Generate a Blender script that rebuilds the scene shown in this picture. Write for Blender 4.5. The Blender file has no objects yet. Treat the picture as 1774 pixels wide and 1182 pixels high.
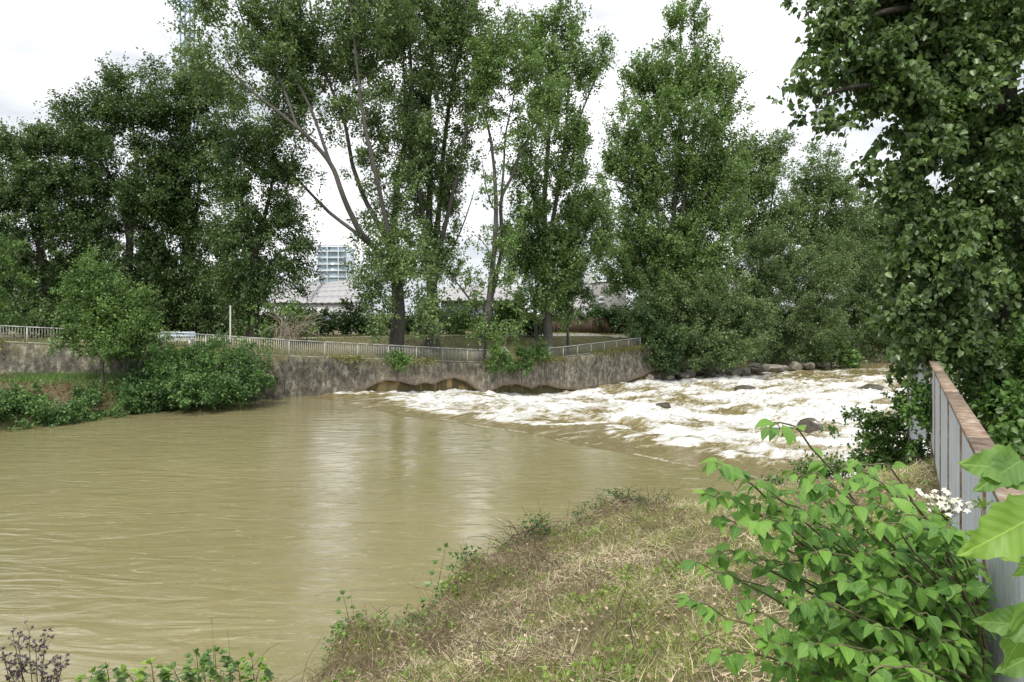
import bpy, math, random
import numpy as np
from mathutils import Vector
random.seed(7); RS = np.random.RandomState(11)
C = bpy.context.scene.collection
F = 1183.0; HOR = 545.0; EYE = 4.7          # focal length and horizon of the photograph, eye above the pool
def W(px, py, d): return np.array([(px-887)/F*d, d, EYE-(py-HOR)/F*d])

# ------------------------------------------------------------------ camera, world, sun
cam = bpy.data.cameras.new('camera'); co = bpy.data.objects.new('camera', cam); C.objects.link(co)
co.location = (0, 0, EYE); co.rotation_euler = (math.pi/2, 0, 0)
cam.sensor_width = 36; cam.lens = 24.0; cam.shift_y = -(591-HOR)/1774
cam.clip_start = 0.05; cam.clip_end = 3000
bpy.context.scene.camera = co
sc = bpy.context.scene
sc.view_settings.view_transform = 'Standard'; sc.view_settings.look = 'None'
sc.view_settings.exposure = 0.66; sc.view_settings.gamma = 1
SUN_EL, SUN_AZ = math.radians(56), math.radians(205)      # azimuth clockwise from +Y
wd = bpy.data.worlds.new('World'); sc.world = wd; wd.use_nodes = True
nt = wd.node_tree; nt.nodes.clear()
def nd(t, ty, **k):
    n = t.nodes.new(ty)
    for a, b in k.items():
        if a in n.inputs: n.inputs[a].default_value = b
        else: setattr(n, a, b)
    return n
sky = nd(nt, 'ShaderNodeTexSky', sky_type='NISHITA', sun_disc=False, sun_elevation=SUN_EL, sun_rotation=SUN_AZ)
tc = nd(nt, 'ShaderNodeTexCoord'); mp = nd(nt, 'ShaderNodeMapping'); mp.inputs['Scale'].default_value = (1, 1, 2.6)
n1 = nd(nt, 'ShaderNodeTexNoise', Scale=2.3, Detail=6.0, Roughness=0.55)
r1 = nt.nodes.new('ShaderNodeValToRGB')
r1.color_ramp.elements[0].position = .40; r1.color_ramp.elements[0].color = (4.9, 5.15, 5.5, 1)
r1.color_ramp.elements[1].position = .58; r1.color_ramp.elements[1].color = (9.0, 9.0, 9.15, 1)
mx = nd(nt, 'ShaderNodeMix', data_type='RGBA'); mx.inputs[0].default_value = .95
bg = nd(nt, 'ShaderNodeBackground', Strength=0.1); ow = nt.nodes.new('ShaderNodeOutputWorld')
L = nt.links.new
L(tc.outputs['Generated'], mp.inputs[0]); L(mp.outputs[0], n1.inputs['Vector']); L(n1.outputs['Fac'], r1.inputs[0])
L(sky.outputs[0], mx.inputs[6]); L(r1.outputs[0], mx.inputs[7]); L(mx.outputs[2], bg.inputs[0]); L(bg.outputs[0], ow.inputs[0])
sd = bpy.data.lights.new('sun', 'SUN'); sd.energy = 2.3; sd.angle = math.radians(10); sd.color = (1, .95, .86)
so = bpy.data.objects.new('sun', sd); C.objects.link(so)
sv = Vector((math.sin(SUN_AZ)*math.cos(SUN_EL), math.cos(SUN_AZ)*math.cos(SUN_EL), math.sin(SUN_EL)))
so.rotation_euler = sv.to_track_quat('Z', 'Y').to_euler(); so.location = (0, 0, 60)

# ------------------------------------------------------------------ materials
def newmat(name):
    m = bpy.data.materials.new(name); m.use_nodes = True
    t = m.node_tree; t.nodes.clear()
    o = t.nodes.new('ShaderNodeOutputMaterial'); p = t.nodes.new('ShaderNodeBsdfPrincipled')
    t.links.new(p.outputs[0], o.inputs[0]); return m, t, p, o
def ramp(t, stops, src=None):
    r = t.nodes.new('ShaderNodeValToRGB'); e = r.color_ramp.elements
    while len(e) < len(stops): e.new(0.5)
    for i, (p, c) in enumerate(stops): e[i].position = p; e[i].color = tuple(c)+(1,)
    if src: t.links.new(src, r.inputs[0])
    return r
def noise(t, scale, detail=4, rough=.6, vec=None, sc3=None, coord='Object', dist=0):
    c = t.nodes.new('ShaderNodeTexCoord') if vec is None else None
    v = c.outputs[coord] if c else vec
    if sc3:
        m = t.nodes.new('ShaderNodeMapping'); m.inputs['Scale'].default_value = sc3; t.links.new(v, m.inputs[0]); v = m.outputs[0]
    n = nd(t, 'ShaderNodeTexNoise', Scale=scale, Detail=detail, Roughness=rough, Distortion=dist)
    t.links.new(v, n.inputs['Vector']); return n
def bump(t, p, src, strength=.3, dist=.05, prev=None):
    b = nd(t, 'ShaderNodeBump', Strength=strength, Distance=dist); t.links.new(src, b.inputs['Height'])
    if prev: t.links.new(prev.outputs[0], b.inputs['Normal'])
    if p: t.links.new(b.outputs[0], p.inputs['Normal'])
    return b
def mat_simple(name, c1, c2, scale=8, rough=.7, metal=0, bstr=.2, sc3=None, stops=None):
    m, t, p, o = newmat(name); n = noise(t, scale, 6, .65, sc3=sc3)
    r = ramp(t, stops or [(.3, c1), (.7, c2)], n.outputs['Fac']); t.links.new(r.outputs[0], p.inputs['Base Color'])
    p.inputs['Roughness'].default_value = rough; p.inputs['Metallic'].default_value = metal
    if bstr: bump(t, p, n.outputs['Fac'], bstr, .03)
    return m
def mat_leaf(name, dark, light, trans=.3, rough=.42, pos=.35, veins=False, spec=.5, tip=None):
    m, t, p, o = newmat(name)
    a = nd(t, 'ShaderNodeAttribute', attribute_name='rnd')
    n = noise(t, pos, 3, .6); ad = nd(t, 'ShaderNodeMath', operation='ADD'); mu = nd(t, 'ShaderNodeMath', operation='MULTIPLY')
    mu.inputs[1].default_value = .5
    t.links.new(a.outputs['Fac'], ad.inputs[0]); t.links.new(n.outputs['Fac'], ad.inputs[1]); t.links.new(ad.outputs[0], mu.inputs[0])
    mid = tuple((x+y)/2 for x, y in zip(dark, light))
    st = [(.2, dark), (.5, mid), (.8, light)]
    if tip: st += [(.93, tip)]
    r = ramp(t, st, mu.outputs[0]); col = r.outputs[0]
    if veins:
        u = nd(t, 'ShaderNodeAttribute', attribute_name='lu'); v = nd(t, 'ShaderNodeAttribute', attribute_name='lv')
        # side veins: bands of (v - 0.75|u|); midrib: |u| small
        def M(op, x, y=None, val=None):
            q = nd(t, 'ShaderNodeMath', operation=op)
            t.links.new(x, q.inputs[0])
            if y is not None: t.links.new(y, q.inputs[1])
            elif val is not None: q.inputs[1].default_value = val
            return q.outputs[0]
        au = M('ABSOLUTE', u.outputs['Fac']); k = M('SUBTRACT', v.outputs['Fac'], M('MULTIPLY', au, val=.7))
        w = M('FRACT', M('MULTIPLY', k, val=7.0)); w = M('ABSOLUTE', M('SUBTRACT', w, val=.5))
        side = M('LESS_THAN', w, val=.03 if veins != 'bold' else .018); rib = M('LESS_THAN', au, val=.011)
        vn = M('MAXIMUM', M('MULTIPLY', side, val=.5), rib)
        vn = M('MULTIPLY', vn, val=.55)
        mxn = nd(t, 'ShaderNodeMix', data_type='RGBA'); t.links.new(vn, mxn.inputs[0]); t.links.new(col, mxn.inputs[6])
        mxn.inputs[7].default_value = (light[0]*1.7, light[1]*1.4, light[2]*1.7, 1); col = mxn.outputs[2]
        bump(t, p, w, .35, .004)
    t.links.new(col, p.inputs['Base Color']); p.inputs['Roughness'].default_value = rough
    p.inputs['Specular IOR Level'].default_value = spec
    tr = t.nodes.new('ShaderNodeBsdfTranslucent'); g = nd(t, 'ShaderNodeMix', data_type='RGBA', blend_type='MULTIPLY'); g.inputs[0].default_value = 1
    t.links.new(col, g.inputs[6]); g.inputs[7].default_value = (1.15, 1.4, .7, 1); t.links.new(g.outputs[2], tr.inputs[0])
    ms = t.nodes.new('ShaderNodeMixShader'); ms.inputs[0].default_value = trans
    t.links.new(p.outputs[0], ms.inputs[1]); t.links.new(tr.outputs[0], ms.inputs[2]); t.links.new(ms.outputs[0], o.inputs[0])
    return m
ML = {}
ML['poplar'] = mat_leaf('poplar leaf', (.06, .105, .04), (.24, .33, .13))
ML['poplar2'] = mat_leaf('second poplar leaf', (.058, .112, .036), (.25, .36, .12))
ML['dark'] = mat_leaf('dark robinia leaf', (.028, .06, .02), (.15, .225, .075), trans=.3)
ML['willow'] = mat_leaf('willow leaf', (.055, .095, .036), (.22, .3, .12), trans=.28)
ML['shrub'] = mat_leaf('bright shrub leaf', (.05, .108, .033), (.22, .34, .1))
ML['bramble'] = mat_leaf('bramble leaf', (.028, .07, .028), (.17, .29, .09), trans=.22, rough=.5, spec=.3)
ML['ivy'] = mat_leaf('ivy and poplar leaf', (.022, .05, .018), (.2, .3, .1), trans=.3, rough=.36, pos=1.2)
ML['hedge'] = mat_leaf('hedge leaf', (.026, .06, .018), (.085, .15, .045), trans=.2)
ML['dogwood'] = mat_leaf('dogwood leaf', (.06, .16, .028), (.2, .38, .06), trans=.34, rough=.55, pos=2.5, veins=True)
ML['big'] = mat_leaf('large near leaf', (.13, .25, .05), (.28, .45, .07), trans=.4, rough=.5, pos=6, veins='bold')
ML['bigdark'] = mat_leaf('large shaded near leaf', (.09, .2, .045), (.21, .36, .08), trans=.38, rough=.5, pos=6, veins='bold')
ML['hawthorn'] = mat_leaf('hawthorn leaf', (.035, .09, .022), (.16, .28, .065), trans=.3, pos=1.5)
ML['weed'] = mat_leaf('weed leaf', (.09, .19, .03), (.34, .48, .09), trans=.35, rough=.5, pos=3)
ML['grass'] = mat_leaf('green grass', (.14, .22, .04), (.45, .5, .15), trans=.3, rough=.5, pos=2)
ML['straw'] = mat_leaf('dry grass', (.16, .11, .07), (.9, .78, .58), trans=.25, rough=.6, pos=1.6, spec=.3)
ML['yellow'] = mat_leaf('yellow leaf', (.5, .5, .06), (.7, .62, .1), trans=.3)
ML['petal'] = mat_leaf('pale pink petal', (.78, .7, .72), (.92, .88, .89), trans=.3, rough=.6)
ML['farlawn'] = mat_leaf('bank grass', (.12, .15, .04), (.34, .31, .12), trans=.2, rough=.6, pos=.6)
M_bark = mat_simple('bark', (.035, .033, .029), (.13, .122, .108), 6, .9, bstr=.6, sc3=(3, 3, .7))
M_barkdark = mat_simple('dark bark', (.02, .018, .014), (.07, .06, .05), 6, .9, bstr=.6, sc3=(3, 3, .7))
M_stem = mat_simple('green brown stem', (.09, .075, .045), (.2, .2, .09), 30, .7, bstr=.1)
M_deadwood = mat_simple('pale dead twigs', (.2, .16, .12), (.42, .37, .3), 12, .85)
M_galv = mat_simple('galvanised steel', (.48, .52, .57), (.72, .76, .81), 5, .55, .1, .1, sc3=(6, 6, .8))
M_farrail = mat_simple('weathered pale railing', (.36, .36, .34), (.58, .58, .55), 4, .6, .1, .05)
M_rust = mat_simple('rusty steel', (.17, .085, .045), (.42, .3, .21), 16, .8, .1, .12,
                    stops=[(.3, (.14, .085, .055)), (.45, (.24, .165, .115)), (.58, (.32, .25, .19)), (.72, (.5, .47, .43))])
M_concrete_leg = mat_simple('white concrete', (.55, .55, .52), (.78, .78, .75), 5, .8)
M_boardblue = mat_simple('pale blue painted board', (.42, .55, .66), (.62, .72, .8), 3, .6, bstr=.05, sc3=(1, 6, 6))
M_rock = mat_simple('river rock', (.09, .08, .065), (.34, .31, .26), 2.2, .75, bstr=.9)
M_wetrock = mat_simple('wet river rock', (.025, .022, .016), (.11, .095, .065), 4, .25, bstr=.8)
M_path = mat_simple('gravel path', (.42, .38, .32), (.58, .54, .47), 3, .9)
M_wood = mat_simple('brown timber', (.07, .045, .03), (.16, .11, .08), 3, .85, sc3=(8, 8, .6))
M_blue = mat_simple('blue steel', (.1, .2, .28), (.16, .29, .38), 2, .5, .2, .05)
M_white = mat_simple('white render', (.52, .53, .54), (.64, .64, .64), .6, .8, bstr=.03)
M_greyw = mat_simple('grey render', (.2, .2, .2), (.3, .29, .28), .6, .85, bstr=.03)
M_roof = mat_simple('grey sheet roof', (.27, .265, .27), (.44, .43, .44), .9, .6, .1, .1, sc3=(1, 8, 1))
M_glass = mat_simple('pale blue glazing', (.36, .48, .55), (.58, .68, .74), .35, .12, .2, 0)
M_window = mat_simple('window pane', (.16, .19, .22), (.3, .34, .38), .8, .1, .1, 0)
M_dark = mat_simple('dark trim', (.03, .03, .03), (.07, .07, .07), 5, .6)
M_peach = mat_simple('salmon render', (.5, .3, .2), (.6, .38, .27), 1, .8, bstr=.03)
M_signwhite = mat_simple('white sign face', (.75, .75, .75), (.82, .82, .82), 5, .5, bstr=0)
M_soil = mat_simple('soil bank', (.06, .045, .03), (.2, .15, .1), 4, .95, bstr=.8)

# ------------------------------------------------------------------ helpers
def hsh(ix, iy, s): 
    h = (ix*374761393 + iy*668265263 + s*1442695041) & 0xffffffff
    h = ((h ^ (h >> 13))*1274126177) & 0xffffffff
    return ((h ^ (h >> 16)) & 0xffff)/65535.0
def vnoise(x, y, s=0):
    x = np.asarray(x, float); y = np.asarray(y, float)
    ix = np.floor(x).astype(np.int64); iy = np.floor(y).astype(np.int64); fx = x-ix; fy = y-iy
    fx = fx*fx*(3-2*fx); fy = fy*fy*(3-2*fy)
    a = hsh(ix, iy, s); b = hsh(ix+1, iy, s); c = hsh(ix, iy+1, s); d = hsh(ix+1, iy+1, s)
    return (a*(1-fx)+b*fx)*(1-fy)+(c*(1-fx)+d*fx)*fy
def fbm(x, y, s=0, o=4):
    r = 0; a = .5; t = 0
    for i in range(o): r = r+a*vnoise(x*2**i, y*2**i, s+i); t += a; a *= .5
    return r/t
def sstep(x): x = np.clip(x, 0, 1); return x*x*(3-2*x)
def norm(v): return v/(np.linalg.norm(v, axis=-1, keepdims=True)+1e-9)
class MB:
    def __init__(s): s.V = []; s.F = []; s.A = []; s.n = 0; s.va = {}
    def add(s, V, Fc, rnd=None, **va):
        V = np.asarray(V, float).reshape(-1, 3); Fc = np.asarray(Fc, np.int64)
        s.V.append(V); s.F.append(Fc+s.n); s.A.append(np.full(len(Fc), .5) if rnd is None else np.asarray(rnd, float)); s.n += len(V)
        for k, a in va.items(): s.va.setdefault(k, []).append(a)
        return s
    def box(s, c, size, rz=0, top=None):
        x, y, z = np.array(size)/2.0
        v = np.array([(-x, -y, -z), (x, -y, -z), (x, y, -z), (-x, y, -z), (-x, -y, z), (x, -y, z), (x, y, z), (-x, y, z)])
        cs, sn = math.cos(rz), math.sin(rz); v = v@np.array([[cs, sn, 0], [-sn, cs, 0], [0, 0, 1]])
        return s.add(v+np.array(c), [(0, 3, 2, 1), (4, 5, 6, 7), (0, 1, 5, 4), (1, 2, 6, 5), (2, 3, 7, 6), (3, 0, 4, 7)])
    def bar(s, a, b, w, h=None):           # a rectangular bar from a to b, w across, h up
        a = np.array(a, float); b = np.array(b, float); h = h or w; t = norm(b-a)
        up = np.array([0, 0, 1.0]) if abs(t[2]) < .95 else np.array([0, 1.0, 0]); sd_ = norm(np.cross(t, up)); u = np.cross(sd_, t)
        v = [p+sx*sd_*w/2+sz*u*h/2 for p in (a, b) for sx, sz in ((-1, -1), (1, -1), (1, 1), (-1, 1))]
        return s.add(v, [(0, 1, 2, 3), (4, 7, 6, 5), (0, 4, 5, 1), (1, 5, 6, 2), (2, 6, 7, 3), (3, 7, 4, 0)])
    def tubes(s, P, R, sides=6):
        P = np.asarray(P, float); R = np.asarray(R, float)
        if P.ndim == 2: P = P[None]; R = R[None]
        n, k, _ = P.shape; T = norm(np.gradient(P, axis=1)); ref = np.where(np.abs(T[:, :1, 2:3]) > .8, [[[1.0, 0, 0]]], [[[0, 0, 1.0]]])
        A = norm(np.cross(T, np.broadcast_to(ref, T.shape))); B = np.cross(T, A)
        th = np.arange(sides)*2*math.pi/sides
        V = P[:, :, None, :]+R[:, :, None, None]*(np.cos(th)[None, None, :, None]*A[:, :, None, :]+np.sin(th)[None, None, :, None]*B[:, :, None, :])
        i = np.arange(k-1)[:, None]*sides; j = np.arange(sides)[None, :]; j2 = (j+1) % sides
        q = np.stack([i+j, i+sides+j, i+sides+j2, i+j2], -1).reshape(-1, 4)
        f = (np.arange(n)[:, None, None]*(k*sides)+q[None]).reshape(-1, 4)
        return s.add(V.reshape(-1, 3), f)
    def leaves(s, P, D, N, size, tmpl, faces, rnd, width=1.0, uv=None):
        P = np.asarray(P); n = len(P); D = norm(D); S = norm(np.cross(D, N)); U = np.cross(S, D); size = np.broadcast_to(size, (n,))
        T = np.asarray(tmpl, float); width = np.broadcast_to(width, (n,))
        V = P[:, None]+size[:, None, None]*(T[None, :, 0:1]*width[:, None, None]*S[:, None]+T[None, :, 1:2]*D[:, None]+T[None, :, 2:3]*U[:, None])
        faces = np.asarray(faces); m = len(T)
        f = (np.arange(n)[:, None, None]*m+faces[None]).reshape(-1, faces.shape[1])
        kw = {}
        if uv is not None: kw = dict(lu=np.tile(uv[0], n), lv=np.tile(uv[1], n))
        return s.add(V.reshape(-1, 3), f, np.repeat(rnd, len(faces)), **kw)
    def build(s, name, mat, parent=None, smooth=False, **tags):
        me = bpy.data.meshes.new(name); V = np.concatenate(s.V)
        me.vertices.add(len(V)); me.vertices.foreach_set('co', V.astype(np.float32).ravel())
        tot = np.concatenate([np.full(len(f), f.shape[1]) for f in s.F]); idx = np.concatenate([f.ravel() for f in s.F])
        me.loops.add(len(idx)); me.loops.foreach_set('vertex_index', idx.astype(np.int32))
        me.polygons.add(len(tot)); st = np.concatenate([[0], np.cumsum(tot)[:-1]])
        me.polygons.foreach_set('loop_start', st.astype(np.int32)); me.polygons.foreach_set('loop_total', tot.astype(np.int32))
        if smooth: me.polygons.foreach_set('use_smooth', np.ones(len(tot), bool))
        a = me.attributes.new('rnd', 'FLOAT', 'FACE'); a.data.foreach_set('value', np.concatenate(s.A).astype(np.float32))
        for k, v in s.va.items():
            b = me.attributes.new(k, 'FLOAT', 'POINT'); b.data.foreach_set('value', np.concatenate(v).astype(np.float32))
        me.update(calc_edges=True); me.validate()
        me.materials.append(mat)
        o = bpy.data.objects.new(name, me); C.objects.link(o)
        if parent: o.parent = parent; o.matrix_parent_inverse.identity(); 
        if parent and any(parent.location): o.location = -parent.location if not parent.parent else (0, 0, 0)
        for k, v in tags.items(): o[k] = v
        return o
def thing(name, loc, label, cat, group=None):
    o = bpy.data.objects.new(name, None); C.objects.link(o); o.location = Vector([float(v) for v in loc]); o.empty_display_size = .2
    o['label'] = label; o['category'] = cat
    if group: o['group'] = group
    return o
# leaf templates: x across, y along, z up
T4 = [(0, 0, 0), (.36, .45, .09), (0, 1, -.06), (-.36, .45, .09)]; F4 = [(0, 1, 2, 3)]
T6 = [(0, 0, 0), (.34, .16, .06), (.3, .48, .1), (0, 1, -.14), (-.3, .48, .1), (-.34, .16, .06)]; F6 = [(0, 1, 2, 3), (0, 3, 4, 5)]   # deltoid
TW = [(0, 0, 0), (.12, .45, .03), (0, 1, -.1), (-.12, .45, .03)]
def leafgrid(rows, half, prof, droop=.35, fold=.25, wav=0, seed=0):
    T = []; u = []; v = []; cols = 2*half+1; rs = np.random.RandomState(seed)
    for i in range(rows+1):
        t = i/rows; w = prof(t)
        for j in range(-half, half+1):
            x = j/half; z = -droop*t*t+fold*abs(x)*w+(wav*math.sin(t*13+x*2+seed)*abs(x) if wav else 0)
            T.append((x*w, t+(-.06*(abs(x))*(1 if t < .15 else 0)), z)); u.append(x*w); v.append(t)
    Fc = [(i*cols+j, i*cols+j+1, (i+1)*cols+j+1, (i+1)*cols+j) for i in range(rows) for j in range(cols-1)]
    return T, Fc, (np.array(u), np.array(v))
ovate = lambda t: .36*math.sin(math.pi*min(1, t**.72))**.8*(1-.25*t) if 0 < t < 1 else .004
def rdir(n, rs=None):
    v = (rs or RS).normal(size=(n, 3)); return norm(v)
def spline(pts, k):
    P = np.array(pts, float); m = len(P)
    if m == 2: t = np.linspace(0, 1, k)[:, None]; return P[0]*(1-t)+P[1]*t
    Q = np.vstack([2*P[0]-P[1], P, 2*P[-1]-P[-2]]); out = []
    for s_ in np.linspace(0, m-1-1e-6, k):
        i = int(s_); t = s_-i; a, b, c, d = Q[i], Q[i+1], Q[i+2], Q[i+3]
        out.append(.5*((2*b)+(c-a)*t+(2*a-5*b+4*c-d)*t*t+(3*b-a-3*c+d)*t**3))
    return np.array(out)

# ------------------------------------------------------------------ terrain
LB = np.array([(-90, -5), (-40, 14), (-20.5, 27.4), (-17.9, 32.5), (-14.3, 37.6), (-13.2, 38.3), (-2, 50), (4, 57), (13, 66), (25, 75.5), (37, 83), (57, 101), (90, 130), (150, 185), (400, 420)], float)
RB = np.array([(-90, -40), (-30, -8), (-9, 4.6), (-4.9, 6.1), (-2.5, 6.9), (-1.6, 8.1), (-.3, 10.5), (1.6, 12.5), (3.0, 13.3), (4.2, 13.2), (5.8, 13.6), (8.5, 16), (14, 23), (24, 36), (60, 76), (100, 114), (400, 400)], float)
WLn = np.array([(-70, 35.2), (-27, 36), (-19, 37), (-13.2, 38.3), (-2, 50), (4, 57), (13, 66), (15, 68)], float)
WLtop = np.array([3.4, 3.18, 2.75, 2.3, 1.1, 1.02, 1.58, 1.7])
def sdist(poly, x, y):
    x = np.asarray(x, float); y = np.asarray(y, float); best = np.full(x.shape, 1e18); sg = np.zeros(x.shape); par = np.zeros(x.shape)
    for i in range(len(poly)-1):
        a = poly[i]; b = poly[i+1]; d = b-a; L2 = d@d
        t = np.clip(((x-a[0])*d[0]+(y-a[1])*d[1])/L2, 0, 1); ex = x-a[0]-t*d[0]; ey = y-a[1]-t*d[1]; q = ex*ex+ey*ey
        c = (d[0]*(y-a[1])-d[1]*(x-a[0])); m = q < best-1e-9
        best = np.where(m, q, best); sg = np.where(m, np.sign(c), sg); par = np.where(m, i+t, par)
    return np.sqrt(best)*sg, par
def ground(x, y):
    x = np.asarray(x, float); y = np.asarray(y, float)
    sL, _ = sdist(LB, x, y); sW, pW = sdist(WLn, x, y); sR, pR = sdist(RB, x, y); sR = -sR
    h = np.full(x.shape, -3.2)
    plat = 3.15-.012*np.clip(y-36, 0, 60)
    top = np.interp(pW, np.arange(len(WLtop)), WLtop)
    behind = top-.04+(plat-top)*sstep((sW-.6)/9.0)
    foot = 1.35*sstep(sL/5.0)+.05*fbm(x*1.2, y*1.2, 3)
    foot = np.where(sL < .8, -1+1.1*sstep(sL/.8)*1.0, foot+.1)
    prog = (x+y)*.7071; end = (15+68)*.7071
    nat = -3.0+1.3*sstep(sL/1.0)+4.1*sstep((sL-.5)/7.0)
    k = sstep((prog-end+.6)/1.2)
    land = np.where(sW > .28, behind*(1-k)+nat*k, np.where(prog > end-1, nat, foot))
    h = np.where(sL > 0, land, h)
    e = sR-.3*(fbm(x*.9, y*.9, 9)-.5)*2
    near = -1.0+1.0*sstep((e+.9)/.5)+1.0*sstep((e+.1)/.75)+.37*np.clip(e-.3, 0, 6.5)+.10*(fbm(x*1.6, y*1.6, 5)-.5)+.05*(fbm(x*6, y*6, 6)-.5)
    near = near+.34*np.exp(-((e-.5)/.7)**2)*np.clip(fbm(x*1.3, y*1.3, 15, 3)*2.4-.7, 0, 1)+.14*(fbm(x*2.6, y*2.6, 16, 3)-.5)
    near = np.minimum(near, 3.1-.62*np.clip(y-8.5, 0, 99)+np.where(x < 3.0, 9, 0)*(1-sstep((x-1.5)/1.5)))
    near = np.minimum(near, 3.1+.03*(fbm(x*2, y*2, 7)))
    near = near-1.7*sstep((y-17)/6)*(1-sstep(e/3.5))
    h = np.where(sR > -1.2, np.maximum(h, near), h)
    h = h+np.where((np.abs(x) > 120) | (y > 200), 2.0*fbm(x*.01, y*.01, 21), 0)
    return h
def grid_axis(a, b, fine, lim, n=28):
    c = np.arange(a, b+fine/2, fine); out = np.geomspace(1, lim, n)
    return np.concatenate([a-out[::-1], c, b+out])
gx = grid_axis(-34, 36, .25, 900); gy = grid_axis(1, 72, .25, 1400)
# extra fine strip for the near bank
gx = np.unique(np.concatenate([gx, np.arange(-7, 9, .125)])); gy = np.unique(np.concatenate([gy, np.arange(1, 17, .125)]))
X, Y = np.meshgrid(gx, gy); Z = ground(X, Y)
nx = len(gx); ny = len(gy); i = np.arange(ny-1)[:, None]*nx; j = np.arange(nx-1)[None]
q = np.stack([i+j, i+j+1, i+j+1+nx, i+j+nx], -1).reshape(-1, 4)
m, t, p, o = newmat('earth and grass')
n1 = noise(t, .45, 6, .65); n2 = noise(t, 9, 5, .7)
r1 = ramp(t, [(.35, (.07, .085, .025)), (.5, (.16, .15, .055)), (.68, (.2, .16, .09))], n1.outputs['Fac'])
r2 = ramp(t, [(.3, (.035, .026, .016)), (.55, (.1, .075, .045)), (.75, (.2, .155, .1))], n2.outputs['Fac'])
mm = nd(t, 'ShaderNodeMix', data_type='RGBA'); mm.inputs[0].default_value = .5
t.links.new(r1.outputs[0], mm.inputs[6]); t.links.new(r2.outputs[0], mm.inputs[7]); t.links.new(mm.outputs[2], p.inputs['Base Color'])
p.inputs['Roughness'].default_value = .95; bump(t, p, n2.outputs['Fac'], .8, .05)
MB().add(np.stack([X, Y, Z], -1), q).build('ground', m, smooth=True, kind='structure')

# path along the far bank
def ribbon(pts, width, k=60, lift=.03):
    P = spline([(a, b, 0) for a, b in pts], k); T = norm(np.gradient(P, axis=0)); S = np.stack([-T[:, 1], T[:, 0], 0*T[:, 0]], -1)
    rows = [P+S*width*s_ for s_ in (-.5, -.25, 0, .25, .5)]; V = np.stack(rows, 1)
    V[..., 2] = ground(V[..., 0], V[..., 1])+lift
    i = np.arange(k-1)[:, None]*5; j = np.arange(4)[None]
    return V.reshape(-1, 3), np.stack([i+j, i+j+1, i+j+6, i+j+5], -1).reshape(-1, 4)
V, Fc = ribbon([(-45, 40), (-26, 42.5), (-19, 47), (-8, 59), (4, 69), (14, 76.5), (26, 86)], 2.4, 120, .035)
MB().add(V, Fc).build('path', M_path, smooth=True, kind='structure')

# ------------------------------------------------------------------ water
P0 = np.array([-13.6, 40.6]); ud = np.array([.7071, .7071]); vd = np.array([.7071, -.7071])
def crestw(v): return .25*np.sin(v*.42)+.12*np.sin(v*1.3+1)     # slight wander of the crest
def weir_z(u): return -1.75*sstep(u/25.0)
m, t, p, o = newmat('muddy river water')
p.inputs['Base Color'].default_value = (.265, .205, .088, 1); p.inputs['Roughness'].default_value = .03; p.inputs['IOR'].default_value = 1.6
nl = noise(t, .12, 3, .5); rl = ramp(t, [(.3, (.205, .185, .088)), (.7, (.262, .234, .122))], nl.outputs['Fac'])
# thin streaks of foam and scum drawn out along the current
fs = noise(t, 1.1, 9, .78, sc3=(.5, 1.9, 1), dist=3.0); rf = ramp(t, [(.565, (0, 0, 0)), (.65, (1, 1, 1))], fs.outputs['Fac'])
fsp = noise(t, 26, 2, .5); rfp = ramp(t, [(.68, (0, 0, 0)), (.74, (1, 1, 1))], fsp.outputs['Fac'])
a1 = nd(t, 'ShaderNodeMix', data_type='RGBA'); a2 = nd(t, 'ShaderNodeMath', operation='MULTIPLY'); a2.inputs[1].default_value = .5
a3 = nd(t, 'ShaderNodeMath', operation='MAXIMUM'); a4 = nd(t, 'ShaderNodeMath', operation='MULTIPLY'); a4.inputs[1].default_value = .8
t.links.new(rf.outputs[0], a4.inputs[0]); t.links.new(a4.outputs[0], a3.inputs[0]); t.links.new(rfp.outputs[0], a3.inputs[1]); t.links.new(a3.outputs[0], a2.inputs[0])
t.links.new(a2.outputs[0], a1.inputs[0]); t.links.new(rl.outputs[0], a1.inputs[6]); a1.inputs[7].default_value = (.62, .55, .4, 1)
t.links.new(a1.outputs[2], p.inputs['Base Color'])
w1 = noise(t, 1.1, 2, .45, sc3=(.42, 1.5, 1), dist=1.6); w2 = noise(t, 4.2, 5, .62, sc3=(.55, 1.5, 1), dist=2.0); w3 = noise(t, 24, 3, .6, sc3=(.8, 1.2, 1))
gm = noise(t, .33, 4, .65, dist=1.5); gr = ramp(t, [(.42, (.22,)*3), (.6, (1,)*3)], gm.outputs['Fac'])
b1 = bump(t, None, w1.outputs['Fac'], .75, .05); b2 = bump(t, None, w2.outputs['Fac'], .5, .011, b1); t.links.new(gr.outputs[0], b2.inputs['Strength']); b3 = bump(t, p, w3.outputs['Fac'], .5, .0008, b2)
M_pool = m
# calm pool: everything upstream of the crest, gently uneven mesh
vs = np.linspace(-14, 48, 150); us = np.concatenate([-np.geomspace(.3, 220, 60)[::-1], [0]])
U, Vv = np.meshgrid(us, vs); 
PX = P0[0]+ud[0]*(U+crestw(Vv))+vd[0]*Vv*np.where(U < -20, 1+(-U-20)*.08, 1); PY = P0[1]+ud[1]*(U+crestw(Vv))+vd[1]*Vv*np.where(U < -20, 1+(-U-20)*.08, 1)
nu, nv = len(us), len(vs); i = np.arange(nv-1)[:, None]*nu; j = np.arange(nu-1)[None]
q = np.stack([i+j, i+j+nu, i+j+nu+1, i+j+1], -1).reshape(-1, 4)
MB().add(np.stack([PX, PY, 0*PX], -1), q).build('pool_water', M_pool, smooth=True, kind='structure')
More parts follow.
